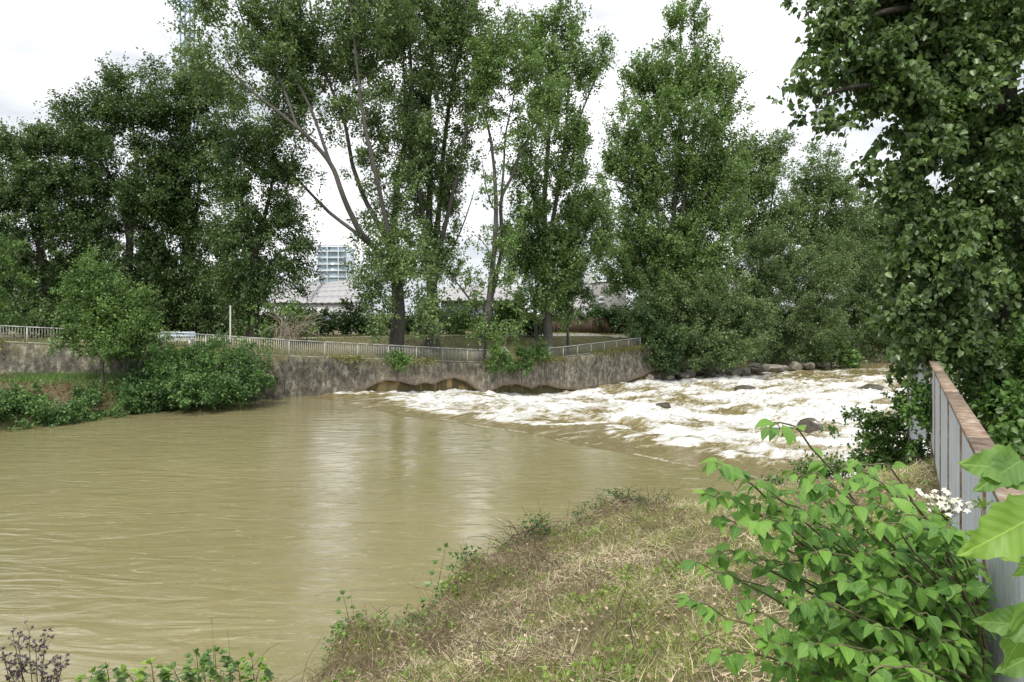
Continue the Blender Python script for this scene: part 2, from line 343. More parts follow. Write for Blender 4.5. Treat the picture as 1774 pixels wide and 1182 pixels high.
# weir sheet and rapids
us = np.concatenate([np.arange(0, 60, .14), np.geomspace(60, 420, 160)]); vs = np.arange(-10, 44, .14)
U, Vv = np.meshgrid(us, vs)
fade = np.exp(-np.clip(U-60, 0, 1e9)/80)
start = 4.2+2.0*np.sin(Vv*.33+.6)+2.4*(fbm(Vv*.5, U*0, 31)-.5)*2-3.4*np.exp(-((Vv+1)/6)**2)       # where the sheet breaks into foam
start = start-1.6-1.6*sstep((Vv-10)/12)
start = np.maximum(start, .9)
k = sstep((U-start)/3.4)
calm = sstep((U-34-8*fbm(Vv*.2, U*.1, 44))/45)                              # the rapids ease off downstream
big = fbm(U*.34, Vv*.62, 51, 3)-.5; midn = fbm(U*.9+3*big, Vv*1.5, 52, 4)-.5; fine = fbm(U*2.4, Vv*3.4, 53, 4)-.5
ridge = 1-np.abs(2*fbm(U*.7, Vv*1.3, 57, 4)-1); ridge = ridge**3
amp = k*(1-.75*calm)
dz = amp*(.62*big+.3*midn+.14*fine+.2*(ridge-.4))+(1-k)*.05*(fbm(U*.8, Vv*2.5, 60, 3)-.5)*sstep(U/1.5)
Z = weir_z(U)+dz-.02*sstep(U/.3)
hump = .22*np.exp(-((U-start-1.2)/1.1)**2)*(fbm(Vv*.8, U*.3, 61)); Z += hump
wrp = 1.6*(fbm(U*.25, Vv*.25, 70)-.5); fo = fbm(U*.16+7, Vv*.5+wrp, 71, 4); fo2 = fbm(U*.6, Vv*2.4+2*wrp, 72, 5)
foam = k*np.clip((.62*fo+.38*fo2+.35*big+.25*midn-.27-.27*calm-.0*U)*2.9, 0, 1)
foam = np.maximum(foam, .9*(hump > .07)*sstep((fo2-.35)*6)*sstep((U-.8)))
lines = sstep((fbm(U*.35, Vv*3.2, 75, 4)-.60)*14)*(1-k)*sstep((U-.3)/.4)*.36
crestf = .55*np.exp(-((U-.3)/.1)**2)*sstep((fbm(Vv*.7, U*0, 76, 3)-.46)*9)
foam = np.clip(np.maximum(foam, np.maximum(lines, crestf)), 0, 1)
PX = P0[0]+ud[0]*(U+crestw(Vv)*np.exp(-U/4))+vd[0]*Vv; PY = P0[1]+ud[1]*(U+crestw(Vv)*np.exp(-U/4))+vd[1]*Vv
nu, nv = len(us), len(vs); i = np.arange(nv-1)[:, None]*nu; j = np.arange(nu-1)[None]
q = np.stack([i+j, i+j+nu, i+j+nu+1, i+j+1], -1).reshape(-1, 4)
m, t, p, o = newmat('white water')
a = nd(t, 'ShaderNodeAttribute', attribute_name='foam'); rotm = t.nodes.new('ShaderNodeMapping'); rotm.vector_type = 'TEXTURE'; rotm.inputs['Rotation'].default_value = (0, 0, math.radians(47)); tcr = t.nodes.new('ShaderNodeTexCoord'); t.links.new(tcr.outputs['Object'], rotm.inputs[0])
nf = noise(t, 2.6, 9, .72, vec=rotm.outputs[0], sc3=(.42, 1.5, .5), dist=1.2); nm = noise(t, .5, 3, .5)
ml = nd(t, 'ShaderNodeMath', operation='MULTIPLY_ADD'); ml.inputs[1].default_value = 1.15
sb = nd(t, 'ShaderNodeMath', operation='MULTIPLY_ADD'); sb.inputs[1].default_value = 3.4; sb.inputs[2].default_value = -1.85
t.links.new(nf.outputs['Fac'], sb.inputs[0]); t.links.new(a.outputs['Fac'], ml.inputs[0]); t.links.new(sb.outputs[0], ml.inputs[2]); ml.use_clamp = True
wc = ramp(t, [(0, (.17, .14, .06)), (.25, (.27, .225, .115)), (.4, (.33, .305, .225)), (.65, (.46, .455, .41)), (.85, (.58, .58, .56)), (1, (.68, .68, .67))], ml.outputs[0])
t.links.new(wc.outputs[0], p.inputs['Base Color'])
rr = ramp(t, [(0, (.06,)*3), (.6, (.7,)*3)], ml.outputs[0]); t.links.new(rr.outputs[0], p.inputs['Roughness']); p.inputs['IOR'].default_value = 1.33
w1 = noise(t, 3.0, 5, .65, sc3=(1, 1, .5), dist=1.0); w2 = noise(t, 14, 4, .7, dist=.8)
b1 = bump(t, None, w1.outputs['Fac'], .7, .09); b2 = bump(t, p, w2.outputs['Fac'], .5, .02, b1)
rap = MB().add(np.stack([PX, PY, Z], -1), q, foam=foam.ravel()).build('rapids_water', m, smooth=True, kind='structure')

# ------------------------------------------------------------------ far river wall
def wallpos(s_):        # parametric position along WLn by arc length
    seg = np.linalg.norm(np.diff(WLn, axis=0), axis=1); cum = np.concatenate([[0], np.cumsum(seg)])
    i = min(max(np.searchsorted(cum, s_, 'right')-1, 0), len(seg)-1); t_ = (s_-cum[i])/seg[i]
    d = (WLn[i+1]-WLn[i])/seg[i]
    return WLn[i]+d*(s_-cum[i]), d, float(np.interp(s_, cum, WLtop)), cum
CUM = wallpos(0)[3]; WTOT = CUM[-1]
def pxOf(x, y, z): return 887+F*x/y, HOR-F*(z-EYE)/y
low = np.array([(-200, 760), (470, 720), (560, 696), (600, 685), (625, 678), (645, 667), (665, 660), (692, 662), (716, 669), (733, 664), (747, 667), (765, 659), (785, 655), (806, 662), (820, 673), (838, 685), (852, 676), (868, 669), (890, 666), (908, 671), (918, 675), (930, 669), (944, 668), (965, 674), (1000, 677), (1040, 671), (1080, 664), (1110, 652), (1135, 640), (1400, 640)], float)
m, t, p, o = newmat('weathered river wall concrete')
n1 = noise(t, .55, 7, .7); n2 = noise(t, 2.6, 9, .82, sc3=(1, 1, .6)); n3 = noise(t, 12, 4, .7)
r1 = ramp(t, [(.34, (.025, .025, .021)), (.45, (.105, .1, .082)), (.54, (.24, .225, .185)), (.63, (.5, .47, .4))], n2.outputs['Fac'])
r2 = ramp(t, [(.35, (.6, .6, .58)), (.65, (1.25, 1.22, 1.15))], n1.outputs['Fac'])
mu = nd(t, 'ShaderNodeMix', data_type='RGBA', blend_type='MULTIPLY'); mu.inputs[0].default_value = 1
t.links.new(r1.outputs[0], mu.inputs[6]); t.links.new(r2.outputs[0], mu.inputs[7])
# splash zone washed pale towards the broken lower edge
at = nd(t, 'ShaderNodeAttribute', attribute_name='wash'); n4 = noise(t, 3, 5, .7)
wm = nd(t, 'ShaderNodeMath', operation='MULTIPLY'); t.links.new(at.outputs['Fac'], wm.inputs[0])
r4 = ramp(t, [(.3, (.35,)*3), (.6, (1,)*3)], n4.outputs['Fac']); t.links.new(r4.outputs[0], wm.inputs[1])
mw = nd(t, 'ShaderNodeMix', data_type='RGBA'); t.links.new(wm.outputs[0], mw.inputs[0]); t.links.new(mu.outputs[2], mw.inputs[6]); mw.inputs[7].default_value = (.36, .28, .21, 1)
# moss under the coping
am = nd(t, 'ShaderNodeAttribute', attribute_name='moss'); r5 = ramp(t, [(.42, (0,)*3), (.6, (1,)*3)], n1.outputs['Fac'])
mq = nd(t, 'ShaderNodeMath', operation='MULTIPLY'); t.links.new(am.outputs['Fac'], mq.inputs[0]); t.links.new(r5.outputs[0], mq.inputs[1])
mo = nd(t, 'ShaderNodeMix', data_type='RGBA'); t.links.new(mq.outputs[0], mo.inputs[0]); t.links.new(mw.outputs[2], mo.inputs[6]); mo.inputs[7].default_value = (.11, .1, .03, 1)
t.links.new(mo.outputs[2], p.inputs['Base Color']); p.inputs['Roughness'].default_value = .9
b1 = bump(t, None, n2.outputs['Fac'], .9, .1); bump(t, p, n3.outputs['Fac'], .6, .03, b1)
M_wall = m
m, t, p, o = newmat('mossy ochre undercut')
n1 = noise(t, 1.2, 5, .65); r1 = ramp(t, [(.3, (.1, .1, .02)), (.5, (.26, .18, .05)), (.7, (.4, .28, .12))], n1.outputs['Fac'])
t.links.new(r1.outputs[0], p.inputs['Base Color']); p.inputs['Roughness'].default_value = .35; bump(t, p, n1.outputs['Fac'], .8, .1)
M_under = m
rw = thing('river_wall', (WLn[4][0], WLn[4][1], 0), 'long stained concrete river wall with a broken undercut foot, far bank below the railing', 'wall')
def wallmesh(s0, s1, front, back, zlo, zhi, step=.3, rows=9, rough=.06):
    ss = np.arange(s0, s1+step/2, step); V = []; wash = []; moss = []
    for s_ in ss:
        pt, d, top, _ = wallpos(s_); nrm = np.array([d[1], -d[0]])        # towards the river
        lo = zlo(s_, pt, top); hi = zhi(s_, pt, top)
        for r in range(rows):
            f = r/(rows-1); z = lo+(hi-lo)*f; off = front+rough*(float(fbm(s_*.8, z*1.5, 81))-.5)*2+(.10*(1-f))
            V.append((pt[0]+nrm[0]*off, pt[1]+nrm[1]*off, z)); wash.append(math.exp(-(z-lo)/.28)); moss.append(math.exp(-(hi-z)/.35))
        for z in (hi, lo): V.append((pt[0]-nrm[0]*back, pt[1]-nrm[1]*back, z)); wash.append(0); moss.append(1 if z == hi else 0)
    R = rows+2; n = len(ss); Fc = []
    for a_ in range(n-1):
        for r in range(R):
            r2_ = (r+1) % R; Fc.append((a_*R+r, (a_+1)*R+r, (a_+1)*R+r2_, a_*R+r2_))
    mb = MB(); mb.add(V, Fc, wash=np.array(wash), moss=np.array(moss))
    mb.add(np.array(V[:R]), [tuple(range(R))], wash=np.zeros(R), moss=np.zeros(R)); mb.add(np.array(V[-R:]), [tuple(range(R))], wash=np.zeros(R), moss=np.zeros(R))
    return mb
def zlo_main(s_, pt, top):
    px, _ = pxOf(pt[0], pt[1], 0); y = np.interp(px, low[:, 0], low[:, 1]); return EYE-(y-HOR)/F*(pt[1]-.4)
wallmesh(CUM[3]-.2, WTOT, .12, .55, zlo_main, lambda s_, p_, t_: t_, .15, 10).build('wall_face', M_wall, rw, smooth=False)
wallmesh(CUM[3]-.2, WTOT, -.24, .5, lambda s_, p_, t_: -3.2, lambda s_, p_, t_: min(t_-.3, zlo_main(s_, p_, t_)+.5), .2, 12, .3).build('undercut_foot', M_under, rw)
wallmesh(0, CUM[3]-.21, .12, .45, lambda s_, p_, t_: -.8, lambda s_, p_, t_: t_, .4, 8).build('wall_face', M_wall, rw, label='darker wall face above the bramble bank')
mb = MB()
for s_ in np.arange(CUM[3]+.4, WTOT-1, 4.6):
    pt, d, top, _ = wallpos(s_); nrm = np.array([d[1], -d[0]]); c = pt+nrm*.165
    mb.bar((c[0], c[1], -1.7), (c[0], c[1], top-.1), .035, .03)
mb.build('expansion_joint', M_dark, rw)

# ------------------------------------------------------------------ railings
def railing(s0, s1, spacing, label, post_every, h=.95, picket=.016, panelmesh=False, bow=0):
    pt, d, top, _ = wallpos(s0); root = thing('railing', (pt[0], pt[1], top), label, 'railing')
    n = max(1, round((s1-s0)/post_every)); st = (s1-s0)/n
    def at(s_, z, off=.2):
        pt, d, top, _ = wallpos(s_); nb = np.array([-d[1], d[0]]); return np.array([pt[0]+nb[0]*off, pt[1]+nb[1]*off, top+z])
    r = MB()
    for a_ in np.arange(s0, s1-.01, st/2): r.bar(at(a_, h), at(min(a_+st/2+.01, s1), h), .06, .05)
    r.build('top_rail', M_farrail, root)
    r = MB()
    for a_ in np.arange(s0, s1-.01, st/2): r.bar(at(a_, .09), at(min(a_+st/2+.01, s1), .09), .035, .035)
    r.build('bottom_rail', M_farrail, root)
    for i_ in range(n+1):
        a_ = s0+i_*st; MB().bar(at(a_, -.1), at(a_, h-.02), .055).build('post', M_farrail, root)
        if i_ < n:
            r = MB(); k_ = int(st/spacing)
            for q_ in range(1, k_): 
                s_ = a_+st*q_/k_; r.bar(at(s_, .1), at(s_, h-.03), picket, picket if not panelmesh else .006)
            r.build('picket_panel', M_farrail, root)
    return root
sA = CUM[1]-14
def s_at_px(px):
    ss = np.linspace(0, WTOT, 3000); v = [wallpos(a_)[0] for a_ in ss]; q_ = np.array([887+F*a_[0]/a_[1] if a_[1] > 0 else -9999 for a_ in v]); return float(ss[np.argmin(abs(q_-px))])
railing(CUM[1]-12, s_at_px(272), .14, 'galvanised picket railing on the wall top at the left end, partly behind the bushy shrub', 2.2, .92)
railing(s_at_px(276), s_at_px(852), .125, 'long pale picket railing sloping down along the river wall from the brambles to the shrubs', 2.4, 1.0, .022)
railing(s_at_px(930), s_at_px(1112), .1, 'low wire mesh railing with thin posts rising at the right end of the river wall', 1.9, .92, .008, True)

# ------------------------------------------------------------------ plants
def crown_points(blobs, D, dens, depth=1.0, shell=.45, rs=RS, gap=.0):
    P = []; ids = []
    for b in blobs:
        px, py, rx, ry = b[:4]; dd = b[4] if len(b) > 4 else 0; w = b[5] if len(b) > 5 else 1
        d = D+dd; c = W(px, py, d); a = rx/F*d*1.08; e = ry/F*d*1.08; n = max(3, int(dens*w*a*e*(a*depth)**.5*1.6))
        u = norm(rs.normal(size=(n, 3)))*(rs.uniform(size=(n, 1))**shell)*(1+.2*rs.normal(size=(n, 1)))
        lump = 1+.22*np.sin(u[:, :1]*5+px)*np.cos(u[:, 2:]*6+py)
        q_ = c+u*lump*np.array([a, a*depth, e])
        if gap: sc_ = 1.1/(a**.5+.2); k_ = fbm(q_[:, 0]*sc_+q_[:, 1]*.37*sc_, q_[:, 2]*sc_*1.15+q_[:, 1]*.51*sc_, 7, 3) > gap; q_ = q_[k_]
        P.append(q_)
    return np.concatenate(P)
def grow(mb, limbs, clumps, rmin=.012, kr=.012, sag=0.0, up=.3, rs=RS, maxlen=9e9):
    """limbs: list of (k,3) arrays with radii; the clumps hang on branches grown from the nearest limb"""
    nodes = np.concatenate([l for l, r in limbs]); rad = np.concatenate([r for l, r in limbs])
    d0 = np.min(np.linalg.norm(clumps[:, None]-nodes[None, ::2], axis=2), axis=1); order = np.argsort(d0)
    N = np.zeros((len(nodes)+4*len(clumps), 3)); Rr = np.zeros(len(N)); N[:len(nodes)] = nodes; Rr[:len(nodes)] = rad; n = len(nodes)
    PP = []; RR = []
    for ci in order:
        c = clumps[ci]; v = N[:n]-c; d = np.sqrt((v*v).sum(1)); cost = d+1.4*np.maximum(0, v[:, 2]+up*d)
        b = int(np.argmin(cost)); a = N[b]; L_ = d[b]
        if L_ < .05 or L_ > maxlen: continue
        r0 = min(Rr[b]*.75, rmin+kr*L_); t_ = np.linspace(0, 1, 5)[:, None]
        curve = a*(1-t_)+c*t_; curve[:, 2] += (-sag+.10*L_*0)*np.sin(t_[:, 0]*math.pi) - .12*L_*np.sin(t_[:, 0]*math.pi)*(1 if c[2] > a[2] else -1)
        curve[1:4] += rs.normal(size=(3, 3))*.04*L_
        rr = r0*(1-.65*t_[:, 0]); PP.append(curve); RR.append(rr)
        N[n:n+4] = curve[1:]; Rr[n:n+4] = rr[1:]; n += 4
    if PP: mb.tubes(np.array(PP), np.array(RR), 4)
def clump_leaves(mb, cl, per, rad, size, tmpl=T4, fc=F4, droop=-.3, elong=1.0, upn=.6, width=1.0, rs=RS, uv=None, szvar=.3, rseed=.45, twig=None):
    n = len(cl)*per; c = np.repeat(cl, per, 0); cr = np.repeat(rs.uniform(size=len(cl)), per); sr = np.repeat(rs.uniform(.65, 1.3, size=len(cl)), per)
    if twig:
        nt = 5; m_ = len(cl)*nt; ce = cl.mean(0); out = cl-ce; out[:, 2] *= .25; out = norm(out)
        td = norm(np.repeat(out, nt, 0)*twig[0]+np.array([0, 0, twig[1]])+rs.normal(size=(m_, 3))*twig[2]); tl = rs.uniform(.6, 1.9, m_)*rad*np.repeat(rs.uniform(.6, 1.4, len(cl)), nt)
        ti = np.repeat(np.arange(len(cl))*nt, per)+rs.randint(0, nt, n); f = rs.uniform(-.25, 1, n)
        off = td[ti]*(tl[ti]*f)[:, None]+rs.normal(size=(n, 3))*rad*(.2-.1*f[:, None]); off[:, 2] -= .25*rad*f*f*(1-twig[1])
        D_ = norm(rs.normal(size=(n, 3))+np.array([0, 0, droop*2])+.9*td[ti]); N_ = rs.normal(size=(n, 3))+np.array([0, 0, upn*2.0])
        mb.leaves(c+off, D_, N_, size*rs.uniform(1-szvar, 1+szvar, n), tmpl, fc, np.clip(rseed*cr+(1-rseed)*rs.uniform(size=n), 0, 1), width, uv); return
    off = rs.normal(size=(n, 3)); off = off/np.maximum(1, np.linalg.norm(off, axis=1, keepdims=True)/1.7)*.55*rad*sr[:, None]; off[:, 2] *= elong
    D_ = norm(rs.normal(size=(n, 3))+np.array([0, 0, droop*2])+.8*off/rad); N_ = rs.normal(size=(n, 3))+np.array([0, 0, upn*2.0])
    mb.leaves(c+off, D_, N_, size*rs.uniform(1-szvar, 1+szvar, n), tmpl, fc, np.clip(rseed*cr+(1-rseed)*rs.uniform(size=n), 0, 1), width, uv)
def tree(name, label, cat, D, limbs, blobs, mat, dens=1.0, per=60, crad=.75, lsize=.2, bark=M_bark, depth=.9, group=None, elong=1.1, seed=1, trunkname='trunk', up=.3, leaf=T4, shell=.45, upn=.5, sides=8, fc=F4, width=1.0, droop=-.3, rmin=.014, kr=.012, gap=.42, mul=1.45, twig=(.6, .5, .7), szvar=.3):
    rs = np.random.RandomState(seed); base = None; LL = []; tb = MB()
    for L_ in limbs:
        pts, r0, r1 = L_; P = [W(q_[0], q_[1], D+(q_[2] if len(q_) > 2 else 0)) for q_ in pts]
        if base is None:
            g = float(ground(P[0][0], P[0][1])); 
            if P[0][2] > g+.02 or True: P[0][2] = g-.1
            base = P[0].copy(); base[2] = g
        k_ = max(6, len(P)*4); S_ = spline(P, k_); S_ += np.cumsum(rs.normal(size=S_.shape)*.012*D/50, axis=0)*.8
        R_ = np.linspace(1, 0, k_)**.8*(r0-r1)+r1
        if L_ is limbs[0]: R_[0] *= 1.5; R_[1] *= 1.15
        tb.tubes(S_, R_, sides); LL.append((S_, R_))
    root = thing(name, base, label, cat, group)
    cl = crown_points(blobs, D, dens*mul, depth, shell, rs, gap)
    k_ = cl[:, 2] > ground(cl[:, 0], cl[:, 1])+min(.15, crad*.5); cl = cl[k_] if k_.any() else cl
    grow(tb, LL, cl, rs=rs, up=up, rmin=rmin, kr=kr); tb.build(trunkname, bark, root, smooth=True)
    lb = MB(); clump_leaves(lb, cl, int(per*1.25), crad, lsize, tmpl=leaf, fc=fc, elong=elong, rs=rs, upn=upn, width=width, droop=droop, twig=twig, szvar=szvar)
    lb.build('crown' if trunkname == 'trunk' else 'foliage', ML[mat], root)
    return root
print('terrain done')
POP = 'poplars along the far bank'
# leaning black poplar
tree('poplar_tree', 'big leaning poplar with grey limbs fanning out to the upper left behind the railing', 'poplar', 48,
 [([(684, 622), (690, 560), (689, 510), (686, 460)], .55, .36),
  ([(688, 480), (655, 436), (625, 405, -1), (607, 370, -1.5), (590, 330, -2), (575, 290, -2), (545, 250, -2.5), (515, 222, -3), (470, 185, -3), (425, 150, -3), (395, 110, -3)], .24, .04),
  ([(655, 436), (615, 402, 1), (575, 372, 2), (552, 350, 2), (510, 308, 3), (470, 272, 3), (415, 235, 3), (372, 212, 3)], .16, .025),
  ([(688, 470), (660, 400, 1), (632, 345, 1), (612, 290, 1), (603, 240, 0), (590, 190, 0), (565, 130, 0), (545, 60, 0), (535, -20, 0)], .2, .03),
  ([(690, 470), (668, 380, -1), (648, 290, -2), (632, 220, -2), (622, 150, -2), (612, 60, -2), (600, -40, -2)], .19, .03),
  ([(686, 460), (684, 380, 2), (690, 310, 2), (702, 240, 3), (712, 160, 3), (708, 60, 3), (700, -50, 3)], .27, .04),
  ([(575, 290, -2), (540, 190, -2), (500, 110, -2), (470, 20, -2)], .12, .03),
  ([(515, 222, -3), (480, 130, -2), (430, 60, -2), (400, -20, -2)], .1, .03)],
 [(400, 130, 75, 55, -2), (345, 95, 32, 40, -2, .8), (400, 30, 70, 60, -2), (460, 110, 60, 50, -2), (480, 20, 80, 60, -1), (560, 30, 80, 70), (560, 115, 60, 45, 0, .8), (640, 50, 80, 80), (650, 150, 45, 50, 0, .8), (690, 60, 60, 90, 2),
  (420, 210, 45, 32, 2, .8), (380, 190, 40, 30, 1, .7), (500, 205, 35, 30, 0, .6), (595, 170, 30, 40, 0, .6), (655, 235, 40, 45, 1, .7), (660, 330, 34, 45, 1, .6), (532, 325, 28, 28, 1, .8), (510, 290, 30, 24, 2, .8), (640, 300, 22, 30, 0, .4),
  (684, 470, 72, 50, -1), (640, 505, 42, 42, -1.5), (725, 520, 40, 50, -1.5), (655, 560, 34, 38, -2), (742, 560, 26, 36, -2, .8), (700, 420, 45, 35, 0, .8), (560, -60, 200, 60, 0, .5), (335, 140, 26, 36, 0, .8), (340, 50, 30, 50, 0, .9), (470, 245, 45, 36, 1, .7), (540, 175, 50, 50, 0, .8), (690, 330, 40, 60, 1, .8), (712, 240, 36, 60, 1, .9), (640, 410, 34, 26, 0, .7), (590, 90, 60, 50), (520, 90, 60, 60), (640, 370, 30, 40, 1, .5), (430, 270, 40, 30, 2, .7), (480, 180, 60, 60, -1, .5), (560, 200, 50, 50, 1, .5), (620, 180, 40, 60, 0, .6), (530, 250, 40, 30, 1, .45), (600, 270, 30, 40, 0, .4), (650, 270, 34, 50, 1, .7), (670, 390, 36, 40, 1, .8), (700, 200, 30, 60, 2, .7), (480, 110, 80, 60, 1, .7), (640, 340, 22, 40, 0, .6)],
 'poplar', dens=4.6, per=58, crad=.8, lsize=.19, seed=3, group=POP, mul=1.6, gap=.46, twig=(.6, .7, .6))
tree('poplar_tree', 'dense upright poplar with several dark near-vertical stems, second from the left of the bank poplars', 'poplar', 53,
 [([(748, 618), (750, 540), (748, 470), (746, 400)], .5, .32),
  ([(748, 480), (743, 380), (745, 300), (742, 200), (748, 90), (752, -40)], .3, .05),
  ([(750, 450), (762, 350, 1), (768, 260, 1), (780, 160, 1), (800, 60, 1), (812, -30, 1)], .24, .04),
  ([(752, 470), (778, 360, -1), (800, 265, -1), (815, 180, -1), (832, 90, -1)], .2, .03),
  ([(746, 450), (728, 350, -1), (712, 260, -1), (702, 160, -1), (696, 60, -1)], .2, .03),
  ([(750, 500), (785, 430), (806, 380), (822, 330)], .09, .02)],
 [(745, 40, 70, 80), (800, 60, 55, 70), (835, 110, 35, 55, 0, .8), (745, 150, 60, 60), (800, 170, 40, 55), (705, 190, 28, 60, 0, .7), (740, 250, 35, 60, 0, .8), (790, 260, 32, 60, 0, .8), (730, 350, 32, 60, 0, .8), (775, 360, 26, 60, 0, .8), 
  (742, 440, 42, 55), (760, 310, 45, 60), (720, 290, 30, 60, 0, .8), (785, 420, 22, 50, 0, .8), (820, 200, 25, 50, 0, .6), (715, 400, 26, 50, 0, .8), (770, 470, 30, 50, 0, .8), (745, 540, 40, 40), (780, 520, 22, 30, 0, .6), (745, -50, 100, 50, 0, .4)],
 'poplar', dens=4.6, per=56, crad=.75, lsize=.19, seed=5, group=POP, mul=1.7, gap=.45, twig=(.4, 1.3, .45))
tree('poplar_tree', 'slender thinly leaved poplar forking in a V against the sky, between two dense poplars', 'poplar', 50.5,
 [([(832, 612), (838, 575), (848, 530)], .34, .26),
  ([(843, 560), (850, 500), (856, 440), (860, 370), (858, 320), (855, 285), (848, 235), (838, 190), (832, 140)], .22, .03),
  ([(848, 530), (862, 470, 1), (870, 420, 1), (868, 350, 1), (884, 310, 1), (903, 262, 1), (935, 210, 1), (975, 165, 1), (1000, 130, 1)], .18, .025),
  ([(868, 350, 1), (872, 290, 1), (876, 230, 1), (890, 170, 1), (900, 110, 1)], .1, .02),
  ([(860, 370), (846, 340), (838, 300), (835, 270)], .06, .015),
  ([(842, 562), (820, 528), (795, 492, -1), (772, 474, -1)], .1, .03),
  ([(855, 450), (838, 420), (822, 405)], .05, .012)],
 [(850, 160, 32, 50, 0, .8), (845, 225, 30, 30, 0, .6), (905, 90, 45, 60, 0, .8), (950, 160, 35, 40, 0, .6), (878, 60, 35, 50, 0, .7), (835, 300, 16, 26, 0, .5), (834, 440, 14, 26, 0, .6), (825, 500, 26, 40, 0, .8), (865, 430, 22, 50, 0, .7), (880, 480, 28, 50, 0, .8), (845, 575, 34, 30), (895, 385, 20, 40, 0, .5), (870, 200, 18, 30, 0, .4), (905, 215, 16, 24, 0, .4), (870, 120, 40, 50, 0, .8), (860, 260, 26, 40, 0, .6), (925, 160, 40, 50, 0, .7), (880, 540, 24, 30, 0, .7), (880, 150, 50, 70, 1, .8), (900, 230, 30, 60, 1, .7), (855, 330, 22, 40, 0, .6), (875, 400, 20, 40, 1, .7), (840, 100, 30, 70, 0, .7)],
 'poplar2', dens=4.4, per=52, crad=.7, lsize=.18, seed=7, group=POP, mul=1.6)
tree('poplar_tree', 'tall dense poplar with a pointed top and dark forked trunk, left of the highest one', 'poplar', 58,
 [([(952, 592), (948, 540), (946, 470), (946, 400)], .42, .28),
  ([(946, 480), (944, 350), (950, 250), (953, 150), (960, 15)], .26, .04),
  ([(946, 440), (965, 340), (978, 250), (985, 150), (990, 60)], .2, .03),
  ([(946, 470), (930, 380), (920, 290), (925, 180)], .18, .03),
  ([(975, 290), (1010, 190), (1040, 120), (1052, 85)], .1, .02),
  ([(948, 520), (990, 450), (1020, 390), (1030, 330)], .12, .02),
  ([(930, 592, .6), (928, 540), (936, 480)], .16, .1)],
 [(957, 38, 30, 40), (930, 65, 30, 35, 0, .8), (985, 60, 28, 40, 0, .8), (950, 120, 62, 50), (1010, 130, 36, 38), (1042, 95, 22, 30, 0, .8), (945, 200, 58, 50), (990, 210, 40, 45, 0, .8), (940, 290, 48, 50), (985, 300, 36, 45, 0, .8), (940, 380, 48, 50), (990, 390, 45, 50), (1035, 370, 32, 45, 0, .8), (925, 460, 45, 45), (985, 470, 42, 36), (940, 530, 42, 34), (1030, 430, 30, 35, 0, .7), (970, 550, 25, 20, 0, .7), (915, 110, 26, 50, 0, .7), (905, 300, 26, 60, 0, .7), (895, 420, 26, 50, 0, .7), (1000, 250, 30, 40, 0, .7), (960, 430, 50, 60), (1045, 410, 26, 40, 0, .6), (1010, 350, 36, 40, 0, .7)],
 'poplar2', dens=4.4, per=56, crad=.8, lsize=.21, seed=9, group=POP, mul=1.75, gap=.44, twig=(.5, 1.2, .5))
tree('poplar_tree', 'highest broad poplar with a twin pointed top above the end of the river wall', 'poplar', 72,
 [([(1168, 600), (1165, 540), (1163, 460)], .5, .38),
  ([(1163, 480), (1168, 360), (1176, 250), (1180, 130), (1176, 10)], .32, .04),
  ([(1163, 440), (1190, 330), (1205, 200), (1205, 90), (1203, 15)], .24, .03),
  ([(1163, 470), (1140, 380), (1130, 280), (1118, 180)], .22, .03),
  ([(1168, 400), (1120, 330), (1060, 310), (1005, 305)], .12, .02),
  ([(1180, 330), (1220, 240), (1260, 180), (1285, 140)], .14, .02),
  ([(1170, 450), (1215, 400), (1235, 340)], .12, .02)],
 [(1170, 40, 22, 48), (1206, 45, 14, 42), (1185, 100, 45, 36), (1180, 150, 58, 40), (1120, 140, 38, 36), (1095, 160, 22, 36, 0, .7), (1235, 150, 40, 36), (1272, 140, 20, 18, 0, .8), (1170, 215, 95, 45), (1085, 225, 36, 36), (1245, 230, 38, 38), (1145, 285, 80, 45), (1225, 300, 55, 45), (1065, 290, 32, 20, 0, .8), (1155, 360, 52, 50), (1215, 380, 48, 50), (1110, 340, 26, 26, 0, .7), (1150, 435, 60, 45), (1225, 440, 42, 42), (1095, 430, 34, 45), (1080, 370, 16, 40, 0, .6), (1120, 490, 60, 34), (1180, 500, 50, 30), (1250, 330, 34, 50, 0, .7), (1270, 270, 24, 40, 0, .6), (1110, 290, 40, 40, 0, .8), (1200, 470, 70, 40), (1060, 450, 30, 50, 0, .7), (1260, 400, 30, 60, 0, .7), (1130, 400, 50, 50)],
 'poplar2', dens=3.6, per=60, crad=.95, lsize=.25, seed=13, group=POP, kr=.01, mul=1.7, gap=.44, twig=(.6, 1.1, .5))
# small dark tree on the lawn
tree('small_tree', 'small dark round-crowned tree on the lawn right of the dense poplar', 'tree', 61,
 [([(985, 590), (984, 560), (988, 530)], .13, .08), ([(986, 560), (1000, 540), (1008, 520)], .06, .02)],
 [(985, 500, 40, 20), (1000, 520, 42, 22), (970, 528, 30, 22), (1010, 545, 26, 12)], 'dark', dens=9, per=60, crad=.5, lsize=.16, seed=15)
